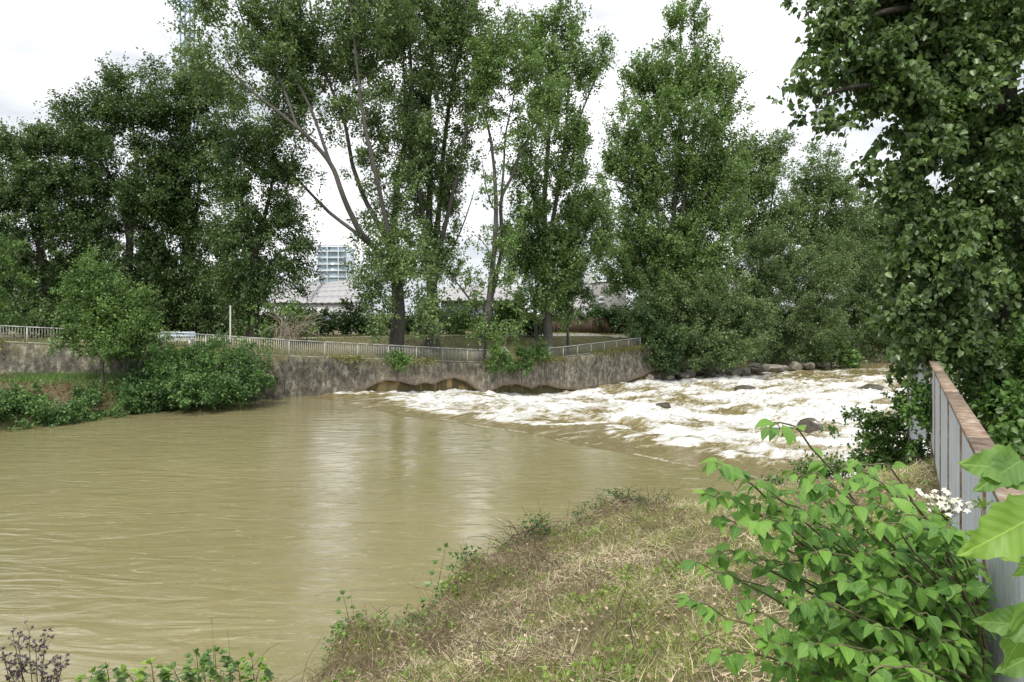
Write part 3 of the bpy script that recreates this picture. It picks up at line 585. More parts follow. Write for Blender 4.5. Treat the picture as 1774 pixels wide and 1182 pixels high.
# right-hand background trees
BGT = 'slender trees above the right bank willows'
for (x0, top, D_, bl, lab, sd_) in [
  (1318, 235, 92, [(1335, 265, 30, 34), (1300, 270, 26, 28), (1320, 320, 48, 40), (1290, 360, 34, 40), (1345, 375, 34, 40), (1310, 410, 45, 36)], 'loose crowned tree with thin dark stems right of the highest poplar', 21),
  (1400, 255, 97, [(1415, 285, 38, 28, 0, .7), (1390, 340, 34, 34), (1440, 330, 42, 34, 0, .8), (1400, 390, 40, 36), (1450, 385, 38, 36), (1425, 430, 45, 36)], 'airy tree with bare slanting stems, middle of the right background trees', 22),
  (1480, 300, 103, [(1500, 350, 34, 26, 0, .6), (1470, 390, 34, 30), (1520, 400, 36, 36), (1490, 440, 46, 36), (1540, 450, 40, 46)], 'thin pale tree partly hidden by the big near tree, last of the right background trees', 23),
  (1575, 360, 118, [(1560, 400, 60, 40), (1610, 420, 60, 60), (1570, 480, 70, 60), (1640, 500, 60, 70), (1560, 560, 50, 40), (1620, 580, 60, 30)], 'bushy tree closing off the far end of the river', 24)]:
    tree('bank_tree', lab, 'tree', D_, [([(x0, 560), (x0+2, 470), (x0+6, 400)], .3, .2), ([(x0+2, 470), (x0-18, 370), (x0-28, top+25)], .15, .03), ([(x0+5, 420), (x0+20, 340), (x0+22, top+5)], .16, .03), ([(x0+5, 430), (x0+38, 360), (x0+52, 310)], .12, .03)],
      bl, 'poplar' if sd_ != 23 else 'willow', dens=2.3, per=60, crad=1.2, lsize=.3, seed=sd_, group=BGT, mul=1.9, gap=.44)
# willow bushes along the right bank
WB = 'willow bushes leaning over the right bank'
for (x0, D_, bl, lab, sd_) in [
  (1165, 70, [(1170, 520, 60, 34), (1135, 560, 38, 45), (1210, 555, 60, 46), (1265, 540, 42, 42), (1290, 570, 34, 50), (1180, 600, 70, 34, -1), (1250, 610, 66, 26, -1), (1140, 610, 30, 24), (1230, 510, 40, 24)], 'large rounded willow bush just right of the end of the river wall', 31),
  (1330, 80, [(1330, 440, 45, 32), (1300, 480, 40, 36), (1370, 470, 45, 40), (1410, 510, 38, 45), (1340, 530, 55, 50), (1400, 570, 45, 45), (1340, 590, 40, 36), (1440, 480, 30, 30)], 'tall grey-green willow bush in the middle of the right bank', 32),
  (1478, 92, [(1465, 450, 45, 36), (1510, 480, 45, 50), (1470, 540, 45, 50), (1510, 570, 45, 40), (1460, 590, 30, 22), (1530, 520, 40, 50), (1545, 590, 40, 26)], 'willow bush farthest downstream on the right bank', 33)]:
    tree('willow_bush', lab, 'bush', D_, [([(x0, 640), (x0, 600), (x0+3, 540)], .2, .1), ([(x0, 605), (x0-35, 560), (x0-50, 520)], .12, .04), ([(x0, 600), (x0+40, 560), (x0+60, 530)], .12, .04)],
      bl, 'willow', dens=4.6, per=66, crad=.95, lsize=.24, bark=M_barkdark, seed=sd_, group=WB, trunkname='stems', leaf=T4, width=.65, depth=.8, shell=.33, mul=2.0, gap=.4, twig=(.9, .7, .4))
tree('riverside_bush', 'dark low bush hanging over the end of the concrete wall', 'bush', 66, [([(1148, 640), (1145, 610), (1140, 580)], .1, .05)],
     [(1128, 575, 26, 26), (1150, 600, 36, 26), (1140, 625, 22, 18), (1110, 545, 24, 18)], 'hedge', dens=9, per=60, crad=.55, lsize=.2, bark=M_barkdark, seed=35, trunkname='stems')
tree('riverside_bush', 'broad-leaved low bush drooping to the water at the downstream end of the rocks', 'bush', 82, [([(1440, 640), (1440, 620), (1438, 605)], .1, .05)],
     [(1440, 612, 30, 16), (1420, 625, 24, 12), (1462, 625, 24, 12)], 'shrub', dens=7, per=50, crad=.6, lsize=.38, bark=M_barkdark, seed=36, trunkname='stems')
tree('riverside_bush', 'small bright green bush sprouting from the rocks beside the wall end', 'bush', 67.5, [([(1155, 645), (1156, 635), (1158, 628)], .04, .02)],
     [(1156, 634, 12, 7)], 'shrub', dens=40, per=40, crad=.3, lsize=.2, bark=M_barkdark, seed=37, trunkname='stems')
# left dark robinia trees
RB_ = 'dark broadleaf trees behind the left wall'
for (x0, D_, limbs, bl, lab, sd_) in [
  (60, 50, [([(75, 585), (72, 500), (68, 400)], .3, .22), ([(70, 440), (45, 350), (30, 260)], .15, .03), ([(70, 420), (88, 320), (78, 235)], .16, .03)],
     [(55, 240, 26, 22), (78, 245, 28, 30), (25, 260, 40, 28), (60, 300, 60, 36), (100, 330, 36, 40), (20, 350, 50, 50), (80, 400, 55, 50), (20, 440, 50, 50), (85, 480, 50, 45), (30, 520, 55, 36), (90, 540, 50, 30), (-40, 330, 60, 90), (-40, 460, 60, 80)], 'dark tree at the left edge of the photo, its crown reaching the frame', 41),
  (215, 53, [([(218, 585), (222, 500), (225, 400)], .34, .26), ([(225, 430), (205, 330), (150, 250), (125, 205)], .2, .03), ([(225, 420), (238, 320), (230, 220), (205, 150)], .2, .03), ([(225, 390), (270, 300), (290, 230)], .14, .03)],
     [(200, 150, 36, 24), (135, 195, 34, 24), (180, 200, 50, 32), (240, 190, 45, 34), (150, 250, 45, 34), (215, 265, 55, 40), (150, 310, 50, 36), (230, 340, 55, 45), (160, 380, 45, 40), (220, 420, 60, 45), (150, 460, 45, 40), (225, 500, 60, 45), (160, 530, 50, 36), (275, 300, 30, 40, 0, .8)], 'tall spreading dark tree with a feathery top, second from the left edge', 42),
  (325, 55, [([(322, 590), (320, 500), (322, 380), (325, 300)], .32, .2), ([(335, 590, .8), (334, 480), (340, 380), (350, 280), (360, 200)], .2, .04), ([(322, 350), (300, 250), (275, 160)], .16, .03), ([(325, 320), (340, 220), (345, 150)], .15, .03)],
     [(270, 130, 30, 22), (320, 145, 45, 28), (370, 160, 45, 32), (300, 200, 50, 36), (370, 230, 45, 40), (300, 280, 45, 40), (365, 310, 45, 45), (290, 360, 45, 45), (370, 400, 45, 50), (290, 450, 50, 45), (370, 490, 50, 45), (310, 540, 60, 40), (390, 540, 40, 36), (322, 190, 30, 34), (322, 250, 30, 45), (322, 330, 36, 50), (330, 400, 40, 45)], 'dark tree with two thin parallel trunks just behind the white pole', 43),
  (437, 50, [([(437, 596), (440, 540), (438, 480), (442, 420)], .45, .3), ([(440, 460), (420, 370), (415, 280)], .22, .04), ([(440, 440), (465, 350), (480, 280)], .22, .04), ([(440, 500), (480, 440), (510, 430)], .1, .03)],
     [(425, 265, 45, 40), (475, 290, 38, 40), (430, 330, 50, 45), (490, 360, 40, 40), (440, 400, 60, 45), (505, 420, 26, 34), (430, 470, 55, 40), (490, 475, 40, 34), (415, 520, 35, 30)], 'dark wide-crowned tree with a thick black trunk left of the glass tower', 44)]:
    tree('robinia_tree', lab, 'tree', D_, limbs, bl, 'dark', dens=5.2, per=60, crad=.85, lsize=.2, bark=M_barkdark, seed=sd_, group=RB_, shell=.45, width=.8, mul=2.6, gap=.42, twig=(1.1, -.05, .5))
tree('leafy_shrub', 'lighter leafy branch mass at the left frame edge beside the railing', 'shrub', 40, [([(-14, 590), (-14, 540), (-10, 480)], .12, .05)],
     [(-6, 430, 26, 30), (-5, 480, 40, 40), (-15, 530, 45, 40)], 'shrub', dens=8, per=60, crad=.55, lsize=.16, seed=45, trunkname='stems')
# shrubs on and before the wall
tree('wall_shrub', 'tall pointed bright green shrub standing against the left wall, hiding the railing', 'shrub', 34.5,
     [([(178, 648), (180, 600), (185, 540), (170, 480)], .07, .03), ([(192, 648), (192, 610), (220, 560), (240, 530)], .05, .02)],
     [(160, 458, 14, 22), (165, 485, 24, 24), (172, 490, 26, 26), (140, 505, 26, 30), (185, 520, 42, 36), (165, 560, 45, 36), (220, 565, 38, 32), (238, 520, 20, 22), (150, 590, 42, 26), (205, 595, 55, 24), (255, 565, 20, 30, 0, .7)],
     'shrub', dens=30, per=60, crad=.4, lsize=.11, gap=.3, seed=51, trunkname='stems')
for (px, py, bl, lab, sd_, d_) in [
   (688, 640, [(688, 622, 20, 12), (692, 634, 12, 8)], 'bushy shrub growing from the wall top in front of the long picket railing', 52, 43.6),
   (862, 650, [(862, 615, 14, 22), (858, 635, 10, 12), (875, 625, 12, 16)], 'narrow upright shrub on the wall where the picket railing ends', 53, 49.6),
   (905, 650, [(903, 618, 17, 20), (912, 634, 14, 10), (888, 638, 10, 12)], 'rounded shrub rooted in the wall face right of the triangular sign', 54, 52),
   (938, 636, [(936, 612, 15, 16), (944, 622, 10, 10)], 'shrub on the wall at the start of the mesh railing', 55, 54.5)]:
    tree('wall_shrub', lab, 'shrub', d_, [([(px, py), (px, py-14), (px, py-22)], .03, .015)], bl, 'shrub', dens=34, per=44, crad=.3, lsize=.13, seed=sd_, trunkname='stems')
tree('riverside_shrub', 'light green willow-leaved shrub at the foot of the wall where the brambles end', 'shrub', 37.2, [([(445, 690), (446, 665), (450, 645)], .04, .02)],
     [(448, 640, 20, 22), (440, 662, 26, 18), (464, 655, 12, 18), (430, 640, 18, 18)], 'willow', dens=26, per=50, crad=.35, lsize=.15, seed=56, trunkname='stems', width=.6)
# bramble bank
tree('bramble_thicket', 'big mound of brambles piled against the wall in front of the picket railing', 'brambles', 34.5,
     [([(350, 690), (350, 660), (352, 635)], .03, .015)],
     [(310, 632, 45, 26), (370, 616, 55, 26, .5), (415, 640, 45, 32), (350, 655, 70, 26), (400, 670, 50, 24, -.5), (300, 665, 50, 24, -1), (262, 640, 26, 26, .5), (340, 685, 50, 16, -1.5), (430, 672, 26, 16), (240, 665, 30, 20, 0), (230, 680, 40, 14, -1), (200, 668, 30, 10, 0), (280, 610, 20, 16, 1), (455, 660, 16, 24, 1)],
     'bramble', dens=15, per=60, crad=.42, lsize=.125, seed=57, trunkname='stems', shell=.25, upn=1.0, elong=.7)
CARPET = []
for i_ in range(46):
    f = i_/45
    tt = f*3; pts_ = [np.array([-30.5, 21.5]), LB[2], LB[3], LB[4]]; k_ = min(int(tt), 2); P_ = pts_[k_]*(1-(tt-k_))+pts_[k_+1]*(tt-k_)
    for off, rz in ((.25, .42), (1.3, .40), (2.3, .26 if f < .75 else .42)):
        dn = norm(pts_[k_+1]-pts_[k_]); nn_ = np.array([-dn[1], dn[0]]); c_ = P_+nn_*off; d_ = c_[1]; zc_ = max(float(ground(c_[0], c_[1])), 0)+.26
        CARPET.append((887+F*c_[0]/d_, HOR+F*(EYE-zc_)/d_, (.8)/d_*F, (rz+.08)/d_*F, d_-29.5))
tree('bramble_thicket', 'low bramble carpet hanging over the water along the left bank', 'brambles', 29.5,
     [([(120, 722), (120, 712), (122, 704)], .03, .015)],
     CARPET,
     'bramble', dens=15, per=60, crad=.36, lsize=.12, seed=58, trunkname='stems', shell=.25, upn=1.0, elong=.7)
# ground cover on the upper left bank
rs = np.random.RandomState(5)
def ok_bank(n): 
    x = rs.uniform(-34, -13, n); y = rs.uniform(24, 38, n); sL = sdist(LB, x, y)[0]; sW = sdist(WLn, x, y)[0]; k = (sL > .3) & (sW < -.15); return x[k], y[k]
x, y = ok_bank(60000); pn = fbm(x*.35, y*.35, 91); z = ground(x, y)
g = pn > .33; xs, ys, zs = x[g], y[g], z[g]; n = len(xs)
mb = MB(); mb.leaves(np.stack([xs, ys, zs], -1), norm(rs.normal(size=(n, 3))*.35+[0, 0, 1]), rs.normal(size=(n, 3)), rs.uniform(.12, .34, n), [(-.05, 0, 0), (.05, 0, 0), (.0, 1, .25)], [(0, 1, 2)], rs.uniform(size=n))
mb.build('bank_grass', ML['shrub'], kind='stuff', label='green grass patch between the left wall and the brambles', category='grass')
g = pn <= .40; xs, ys, zs = x[g][::2], y[g][::2], z[g][::2]; n = len(xs)
mb = MB(); mb.leaves(np.stack([xs, ys, zs+.03], -1), norm(rs.normal(size=(n, 3))+[0, 0, .5]), rs.normal(size=(n, 3)), rs.uniform(.08, .22, n), T4, F4, rs.uniform(size=n), .35)
mb.build('dry_undergrowth', mat_leaf('reddish brown litter', (.11, .055, .03), (.3, .18, .09), trans=.1, rough=.7), kind='stuff', label='reddish brown dry undergrowth below the left wall', category='undergrowth')
# ivy and weeds hanging on the wall top
n = 30000; s_ = rs.uniform(0, WTOT, n); dens_ = fbm(s_*.5, s_*0, 97); keep = (dens_ > .46+.12*rs.uniform(size=n)); s_ = s_[keep]; n = len(s_)
pos = []; 
for a_ in s_:
    pt, d, top, _ = wallpos(a_); nrm = np.array([d[1], -d[0]]); o_ = rs.uniform(-.35, .3); pos.append((pt[0]+nrm[0]*o_, pt[1]+nrm[1]*o_, top+.08-(rs.exponential(.16) if o_ > .12 else -rs.uniform(0, .1))))
mb = MB(); clump_leaves(mb, np.array(pos), 1, .1, .12, rs=rs, upn=.4)
mb.build('wall_top_weeds', ML['farlawn'], kind='stuff', label='fringe of weeds and grass along the top edge of the river wall', category='weeds')
# lawn on the far slope
n = 110000; x = rs.uniform(-34, 24, n); y = rs.uniform(36, 80, n); sW, pW = sdist(WLn, x, y); k = (sW > .6) & (sW < 16) & ((x+y) < 92); x, y = x[k], y[k]; z = ground(x, y); n = len(x)
mb = MB(); mb.leaves(np.stack([x, y, z], -1), norm(rs.normal(size=(n, 3))*.5+[0, 0, 1]), rs.normal(size=(n, 3)), rs.uniform(.06, .2, n)*(1.0), [(-.16, 0, 0), (.16, 0, 0), (.0, 1, .3)], [(0, 1, 2)], rs.uniform(size=n))
mb.build('bank_lawn', ML['farlawn'], kind='stuff', label='yellow-green rough lawn behind the railing', category='grass')
# hedges
def hedge(label, x0, x1, ytop, ybot, D_, seed, mat='hedge', name='hedge', d1=None):
    rs_ = np.random.RandomState(seed); d1 = d1 or D_
    bl = []; n_ = max(2, int((x1-x0)/16))
    for i_ in range(n_):
        f = i_/(n_-1); px = x0+(x1-x0)*f; D2 = D_+(d1-D_)*f; h_ = (ybot-ytop)*rs_.uniform(.42, .58)
        bl.append((px, ybot-h_*.9+rs_.uniform(-3, 3), 15, h_, D2-D_))
    xm = (x0+x1)/2
    return tree(name, label, 'hedge', D_, [([(xm, ybot), (xm, ybot-10), (xm+1, ybot-16)], .06, .03)], bl, mat, dens=7, per=60, crad=.8, lsize=.24, bark=M_barkdark, seed=seed, trunkname='stems', depth=1.2, shell=.5)
hedge('dark hedge behind the path below the glass tower', 470, 640, 534, 584, 62, 61)
hedge('dark hedge behind the path between the big poplar trunks and the wooden fence', 655, 925, 546, 584, 66, 62)
hedge('dense dark understorey behind the left trees', -60, 450, 440, 582, 64, 63)
hedge('low dark bushes above the brown wooden fence', 1020, 1140, 530, 566, 82, 64)
for (x0, y0, sd_, lab) in [(800, 560, 65, 'young bright green tree in front of the grey hall windows'), (895, 545, 66, 'bright green sapling between two poplars near the salmon wall'), (870, 555, 67, 'light green bush in front of the hall, left of the sapling')]:
    tree('young_tree', lab, 'tree', 62, [([(x0, 586), (x0, 565), (x0+1, 545)], .05, .03)], [(x0, y0-20, 16, 18), (x0+4, y0, 18, 16), (x0-6, y0-5, 12, 14)], 'shrub', dens=12, per=44, crad=.5, lsize=.2, seed=sd_)
# bush with dead branches
dr = tree('twiggy_bush', 'tangled bush with pale dead branches behind the railing right of the white pole', 'bush', 47, [([(500, 600), (498, 585), (495, 570)], .05, .03)],
     [(480, 555, 36, 24), (520, 565, 34, 20), (462, 575, 22, 16), (505, 540, 26, 14)], 'shrub', dens=9, per=40, crad=.5, lsize=.16, seed=68, trunkname='stems')
mb = MB(); rs = np.random.RandomState(8); PP = []; RR = []
for i_ in range(70):
    a_ = W(rs.uniform(475, 520), 588, 46+rs.uniform(-1, 1)); b_ = W(rs.uniform(455, 570), rs.uniform(535, 585), 45.5+rs.uniform(-1.5, 1.5)); t_ = np.linspace(0, 1, 5)[:, None]
    c_ = a_*(1-t_)+b_*t_; c_[:, 2] += .7*np.sin(t_[:, 0]*math.pi)*rs.uniform(.3, 1); c_[1:] += rs.normal(size=(4, 3))*.12; PP.append(c_); RR.append(.024*(1-.7*t_[:, 0]))
mb.tubes(np.array(PP), np.array(RR), 4); mb.build('dead_branches', M_deadwood, dr)
print('trees done')

# ------------------------------------------------------------------ buildings and structures behind
def seat_on(o_pts): pass
def rot(p_, c, s_): return (p_[0]*c-p_[1]*s_, p_[0]*s_+p_[1]*c)
gz = 2.6
# glass tower
D_ = 150; a = W(547, 424, D_); b = W(602, 424, D_); g = float(ground(a[0], a[1])); w_ = b[0]-a[0]; top = a[2]
gt = thing('glass_tower', ((a[0]+b[0])/2, D_+3, g), 'pale blue glass stair tower with white horizontal louvres rising behind the trees', 'tower')
cx = (a[0]+b[0])/2
MB().box((cx, D_+4, (top+g)/2-.2), (w_-.5, 7, top-g-.4)).build('glazing', M_glass, gt)
mb = MB()
for i_ in range(9):
    z_ = top-.1-i_*1.42; mb.box((cx, D_+.2, z_), (w_, .5, .16)); mb.box((a[0]-.05, D_+4, z_), (.5, 7.4, .16))
mb.build('louvre', M_white, gt)
for i_ in range(4):
    x_ = a[0]+.1+(w_-.2)*(0, .36, .72, 1)[i_]; MB().box((x_, D_-.12, (top+g)/2), (.14, .14, top-g)).build('mullion', M_galv, gt)
# hall with low curved metal roof
hl = thing('sports_hall', (W(560, 520, 118)[0], 122, 2.5), 'white hall with a shallow ribbed grey metal roof under the glass tower', 'building')
a = W(455, 530, 118); b = W(612, 530, 118); z0 = 2.3; zw = W(500, 523, 118)[2]
MB().box(((a[0]+b[0])/2, 126, (z0+zw)/2), (b[0]-a[0], 16, zw-z0)).build('wall', M_white, hl)
ridge_l = W(500, 500, 132); mb = MB()
e0 = W(450, 524, 117.6); e1 = W(614, 524, 117.6); q0 = W(468, 500, 134); q1 = W(616, 484, 134)
nseg = 26
for i_ in range(nseg):
    f0 = i_/nseg; f1 = (i_+1)/nseg
    for j_ in range(5):
        t0 = j_/5; t1 = (j_+1)/5
        def pr(f, t_): 
            A = e0*(1-f)+e1*f; B = q0*(1-f)+q1*f; P = A*(1-t_)+B*t_; P = P.copy(); P[2] += .55*math.sin(t_*math.pi)+(.14 if (round(f*nseg) % 2) else 0); return P
        v = [pr(f0, t0), pr(f1, t0), pr(f1, t1), pr(f0, t1)]; mb.add(v+[p_-np.array([0, 0, .3]) for p_ in v], [(0, 1, 2, 3), (4, 7, 6, 5), (0, 4, 5, 1), (2, 6, 7, 3)])
mb.build('roof', M_roof, hl)
MB().bar(W(528, 497, 117), W(560, 478, 133), .5, .5).build('roof_edge_beam', M_white, hl)
for i_ in range(6):
    x_ = a[0]+(b[0]-a[0])*(i_+.5)/6; f = MB().box((x_, 117.95, z0+1.6), (1.8, .2, 1.3)).build('window', M_dark, hl); MB().box((x_, 117.83, z0+1.6), (1.6, .06, 1.1)).build('pane', M_window, f)
# grey hall
a = W(764, 545, 98); b = W(898, 545, 98); ze = W(0, 521, 98)[2]; zr = W(0, 494, 98)[2]; gh = thing('grey_hall', ((a[0]+b[0])/2, 104, 2.4), 'grey pitched-roof hall with tall pale window panels behind the slender poplar', 'building')
MB().box(((a[0]+b[0])/2, 104, (2.2+ze)/2), (b[0]-a[0], 12, ze-2.2)).build('wall', M_greyw, gh)
mb = MB(); x0, x1 = a[0]-.4, b[0]+.4
mb.add([(x0, 97.4, ze), (x1, 97.4, ze), (x1, 104, zr), (x0, 104, zr), (x0, 110.6, ze), (x1, 110.6, ze), (x0, 97.4, ze-.25), (x1, 97.4, ze-.25), (x1, 110.6, ze-.25), (x0, 110.6, ze-.25)],
       [(0, 1, 2, 3), (3, 2, 5, 4), (0, 6, 7, 1), (4, 5, 8, 9), (6, 9, 8, 7)]); mb.add([(x0, 97.4, ze), (x0, 104, zr), (x0, 110.6, ze)], [(0, 1, 2)]); mb.add([(x1, 97.4, ze), (x1, 104, zr), (x1, 110.6, ze)], [(0, 2, 1)])
mb.build('roof', M_roof, gh)
MB().box(((a[0]+b[0])/2, 97.2, ze-.1), (b[0]-a[0]+1, .2, .22)).build('gutter', M_dark, gh)
for i_ in range(9):
    wd_ = (b[0]-a[0])/9; x_ = a[0]+wd_*(i_+.5); f = MB().box((x_, 97.93, ze-1.75), (wd_*.94, .12, 2.9)).build('window', M_dark, gh); MB().box((x_, 97.85, ze-1.75), (wd_*.86, .08, 2.75)).build('pane', M_window, f)
# salmon garden wall house
a = W(898, 560, 92); sh = thing('low_house', (a[0]+1, 94, 2.4), 'low salmon rendered house with a pale roof edge glimpsed beside the poplar trunk', 'building')
MB().box((W(905, 0, 92)[0], 95, 3.6), (3.6, 5, 2.6)).build('wall', M_peach, sh); MB().box((W(905, 0, 92)[0], 94.6, 5.0), (4.2, 6.4, .22)).build('roof', M_white, sh)
f = MB().box((W(897, 0, 92)[0], 92.46, 3.7), (.9, .1, 1.1)).build('window', M_white, sh); MB().box((W(897, 0, 92)[0], 92.38, 3.7), (.7, .05, .9)).build('pane', M_blue, f)
# white gabled building and grey block
D_ = 125; wb = thing('white_building', (W(1010, 0, D_)[0], D_+5, 2.3), 'white building with a steep slanting roof edge and a blue trim beside the grey block', 'building')
pts = [(975, 560), (1036, 560), (1036, 492), (1012, 458), (1003, 470), (975, 486)]
fr = [W(x_, y_, D_) for x_, y_ in pts]; bk = [p_+np.array([0, 12, 0]) for p_ in fr]; nP = len(pts)
mb = MB(); mb.add(fr, [tuple(range(nP))]); mb.add(bk, [tuple(range(nP))[::-1]]); 
for i_ in range(nP): mb.add([fr[i_], bk[i_], bk[(i_+1) % nP], fr[(i_+1) % nP]], [(0, 1, 2, 3)])
mb.build('wall', M_white, wb); MB().bar(W(992, 485, D_-.4), W(1011, 485, D_-.4), .6, .45).build('blue_trim', M_blue, wb)
D_ = 112; gb = thing('grey_block', (W(1050, 0, D_)[0], D_+4, 2.3), 'plain dark grey block building with two small white-framed windows', 'building')
a = W(1035, 489, D_); b = W(1085, 489, D_); MB().box(((a[0]+b[0])/2, D_+4, (a[2]+2.0)/2), (b[0]-a[0], 8, a[2]-2.0)).build('wall', M_greyw, gb)
MB().box(((a[0]+b[0])/2, D_+4, a[2]+.1), (b[0]-a[0]+.3, 8.3, .2)).build('roof', M_white, gb)
for y_ in (517, 525):
    c = W(1041.5, y_, D_-.05); f = MB().box(c, (.8, .1, .6)).build('window', M_white, gb); MB().box(c-np.array([0, .07, 0]), (.6, .05, .42)).build('pane', M_window, f)
D_ = 135; ob = thing('pale_building', (W(1200, 0, D_)[0], D_+4, 2.2), 'pale flat-roofed building seen through the gap under the highest poplar', 'building')
a = W(1182, 464, D_); b = W(1290, 464, D_); MB().box(((a[0]+b[0])/2, D_+4, (a[2]+2.0)/2-.8), (b[0]-a[0], 8, a[2]-3.6)).build('wall', M_white, ob)
MB().box(((a[0]+b[0])/2, D_+4, a[2]-.3), (b[0]-a[0]+1, 9, .25)).build('roof', M_dark, ob)
for i_ in range(5):
    x_ = a[0]+.6+(b[0]-a[0]-1.2)*i_/4; MB().box((x_, D_-.25, (a[2]-2.7+a[2])/2-.1), (.16, .16, 2.2)).build('roof_post', M_dark, ob)
# wooden fence
wf = thing('wooden_fence', (W(970, 0, 78)[0], 78, 2.5), 'brown vertical board fence behind the lawn, right of the dense poplar', 'fence')
xa, xb = W(915, 0, 76)[0], W(1105, 0, 84)[0]; n_ = 9
for i_ in range(n_):
    f0, f1 = i_/n_, (i_+1)/n_; x0, y0, x1, y1 = xa+(xb-xa)*f0, 76+8*f0, xa+(xb-xa)*f1, 76+8*f1; g0 = 2.45
    mb = MB()
    for q_ in range(13):
        f = (q_+.5)/13; mb.box((x0+(x1-x0)*f, y0+(y1-y0)*f, g0+.85+.02*math.sin(q_*3)), ((x1-x0)/13*.93, .05, 1.9), math.atan2(y1-y0, x1-x0))
    mb.build('board_panel', M_wood, wf); MB().box((x0, y0-.1, g0+.9), (.14, .14, 2.05)).build('post', M_wood, wf)
# floodlight mast
D_ = 130; a = W(313, 545, D_); fm = thing('floodlight_mast', (W(322, 0, D_)[0], D_, 3), 'tall blue lattice floodlight mast with a platform, rising out of the left trees', 'mast')
xl, xr = W(312.5, 0, D_)[0], W(329, 0, D_)[0]; ztop = W(0, -2, D_)[2]; wdt = xr-xl
for (x_, y_) in ((xl, D_), (xr, D_), (xl, D_+wdt), (xr, D_+wdt)): MB().bar((x_, y_, 2.5), (x_, y_, ztop), .2).build('leg', M_blue, fm)
for y_, nm in ((D_, 0), (D_+wdt, 1)):
    mb = MB(); z_ = 3.0; k_ = 0
    while z_ < ztop-2.2:
        mb.bar((xl, y_, z_), (xr, y_, z_), .14); a_, b_ = (xl, xr) if k_ % 2 else (xr, xl); mb.bar((a_, y_, z_), (b_, y_, z_+2.3), .14); z_ += 2.3; k_ += 1
    mb.build('lattice_bracing', M_blue, fm)
pl = MB(); x0, x1 = W(296, 0, D_)[0], W(346, 0, D_)[0]
for z_ in (ztop-1.1, ztop-.1):
    for y_ in (D_-1.2, D_+wdt+1.2): pl.bar((x0, y_, z_), (x1, y_, z_), .2)
    for x_ in np.linspace(x0, x1, 6): pl.bar((x_, D_-1.2, z_), (x_, D_+wdt+1.2, z_), .16)
for x_ in np.linspace(x0, x1, 6): pl.bar((x_, D_-1.2, ztop-1.1), (x_, D_-1.2, ztop-.1), .12)
pl.build('platform', M_blue, fm)
for i_ in range(4):
    x_ = x0+1+(x1-x0-2)*i_/3; MB().box((x_, D_-1.3, ztop+.5), (.9, .5, .8)).build('floodlight', M_galv, fm)
# white pole
c = W(399, 582, 43.5); g = float(ground(c[0], c[1])); zp = W(0, 531, 43.5)[2]; pp = thing('white_pole', (c[0], c[1], g), 'plain white pole standing behind the railing left of the tangled bush', 'pole')
MB().tubes(np.array([(c[0], c[1], g-.1), (c[0], c[1], (g+zp)/2), (c[0], c[1], zp)]), np.array([.055, .05, .05]), 10).build('pole_shaft', M_concrete_leg, pp, smooth=True)
MB().tubes(np.array([(c[0], c[1], zp-.01), (c[0], c[1], zp+.03), (c[0], c[1], zp+.05)]), np.array([.06, .06, .01]), 10).build('pole_cap', M_galv, pp)
# bench with pale blue boards
c = W(305, 590, 40.5); g = float(ground(c[0], c[1])); bn = thing('park_bench', (c[0], c[1], g), 'bench of pale blue boards on white concrete legs behind the railing', 'bench')
xl, xr = W(277, 0, 40.5)[0], W(336, 0, 40.5)[0]
for x_ in (xl+.15, xr-.2):
    MB().box((x_, c[1], g+.2), (.12, .4, .4)).build('leg', M_concrete_leg, bn); MB().box((x_, c[1]+.22, g+.44), (.1, .08, .85)).build('backrest_post', M_concrete_leg, bn)
for i_ in range(3): MB().box(((xl+xr)/2, c[1]-.16+.15*i_, g+.425), (xr-xl, .12, .045)).build('seat_board', M_boardblue, bn)
for i_ in range(2): MB().box(((xl+xr)/2, c[1]+.155, g+.62+.17*i_), (xr-xl, .04, .13)).build('backrest_board', M_boardblue, bn)
# triangular sign
c = W(874, 612, 52.3); g = float(ground(c[0], c[1])); sg = thing('warning_sign', (c[0], c[1], g), 'small white triangular sign on a post among the wall shrubs', 'sign')
MB().tubes(np.array([(c[0], c[1]+.04, g-.1), (c[0], c[1]+.04, g+.5), (c[0], c[1]+.04, c[2]+.2)]), np.full(3, .025), 8).build('post', M_galv, sg)
def tri(s_, y_, zc): return [(c[0]-s_, y_, zc-s_*.55), (c[0]+s_, y_, zc-s_*.55), (c[0], y_, zc+s_*1.1)]
def prism(s_, y0, y1, zc): 
    m_ = MB(); v = tri(s_, y0, zc)+tri(s_, y1, zc); m_.add(v, [(0, 1, 2), (3, 5, 4)]); m_.add(v, [(0, 3, 4, 1), (1, 4, 5, 2), (2, 5, 3, 0)]); return m_
zc = c[2]+.28; prism(.42, c[1]-.03, c[1], zc).build('rim', M_dark, sg); prism(.36, c[1]-.045, c[1]-.031, zc).build('sign_face', M_signwhite, sg)
MB().box((c[0], c[1]-.055, zc+.03), (.05, .015, .22)).box((c[0], c[1]-.055, zc-.13), (.05, .015, .05)).build('exclamation_mark', M_dark, sg)

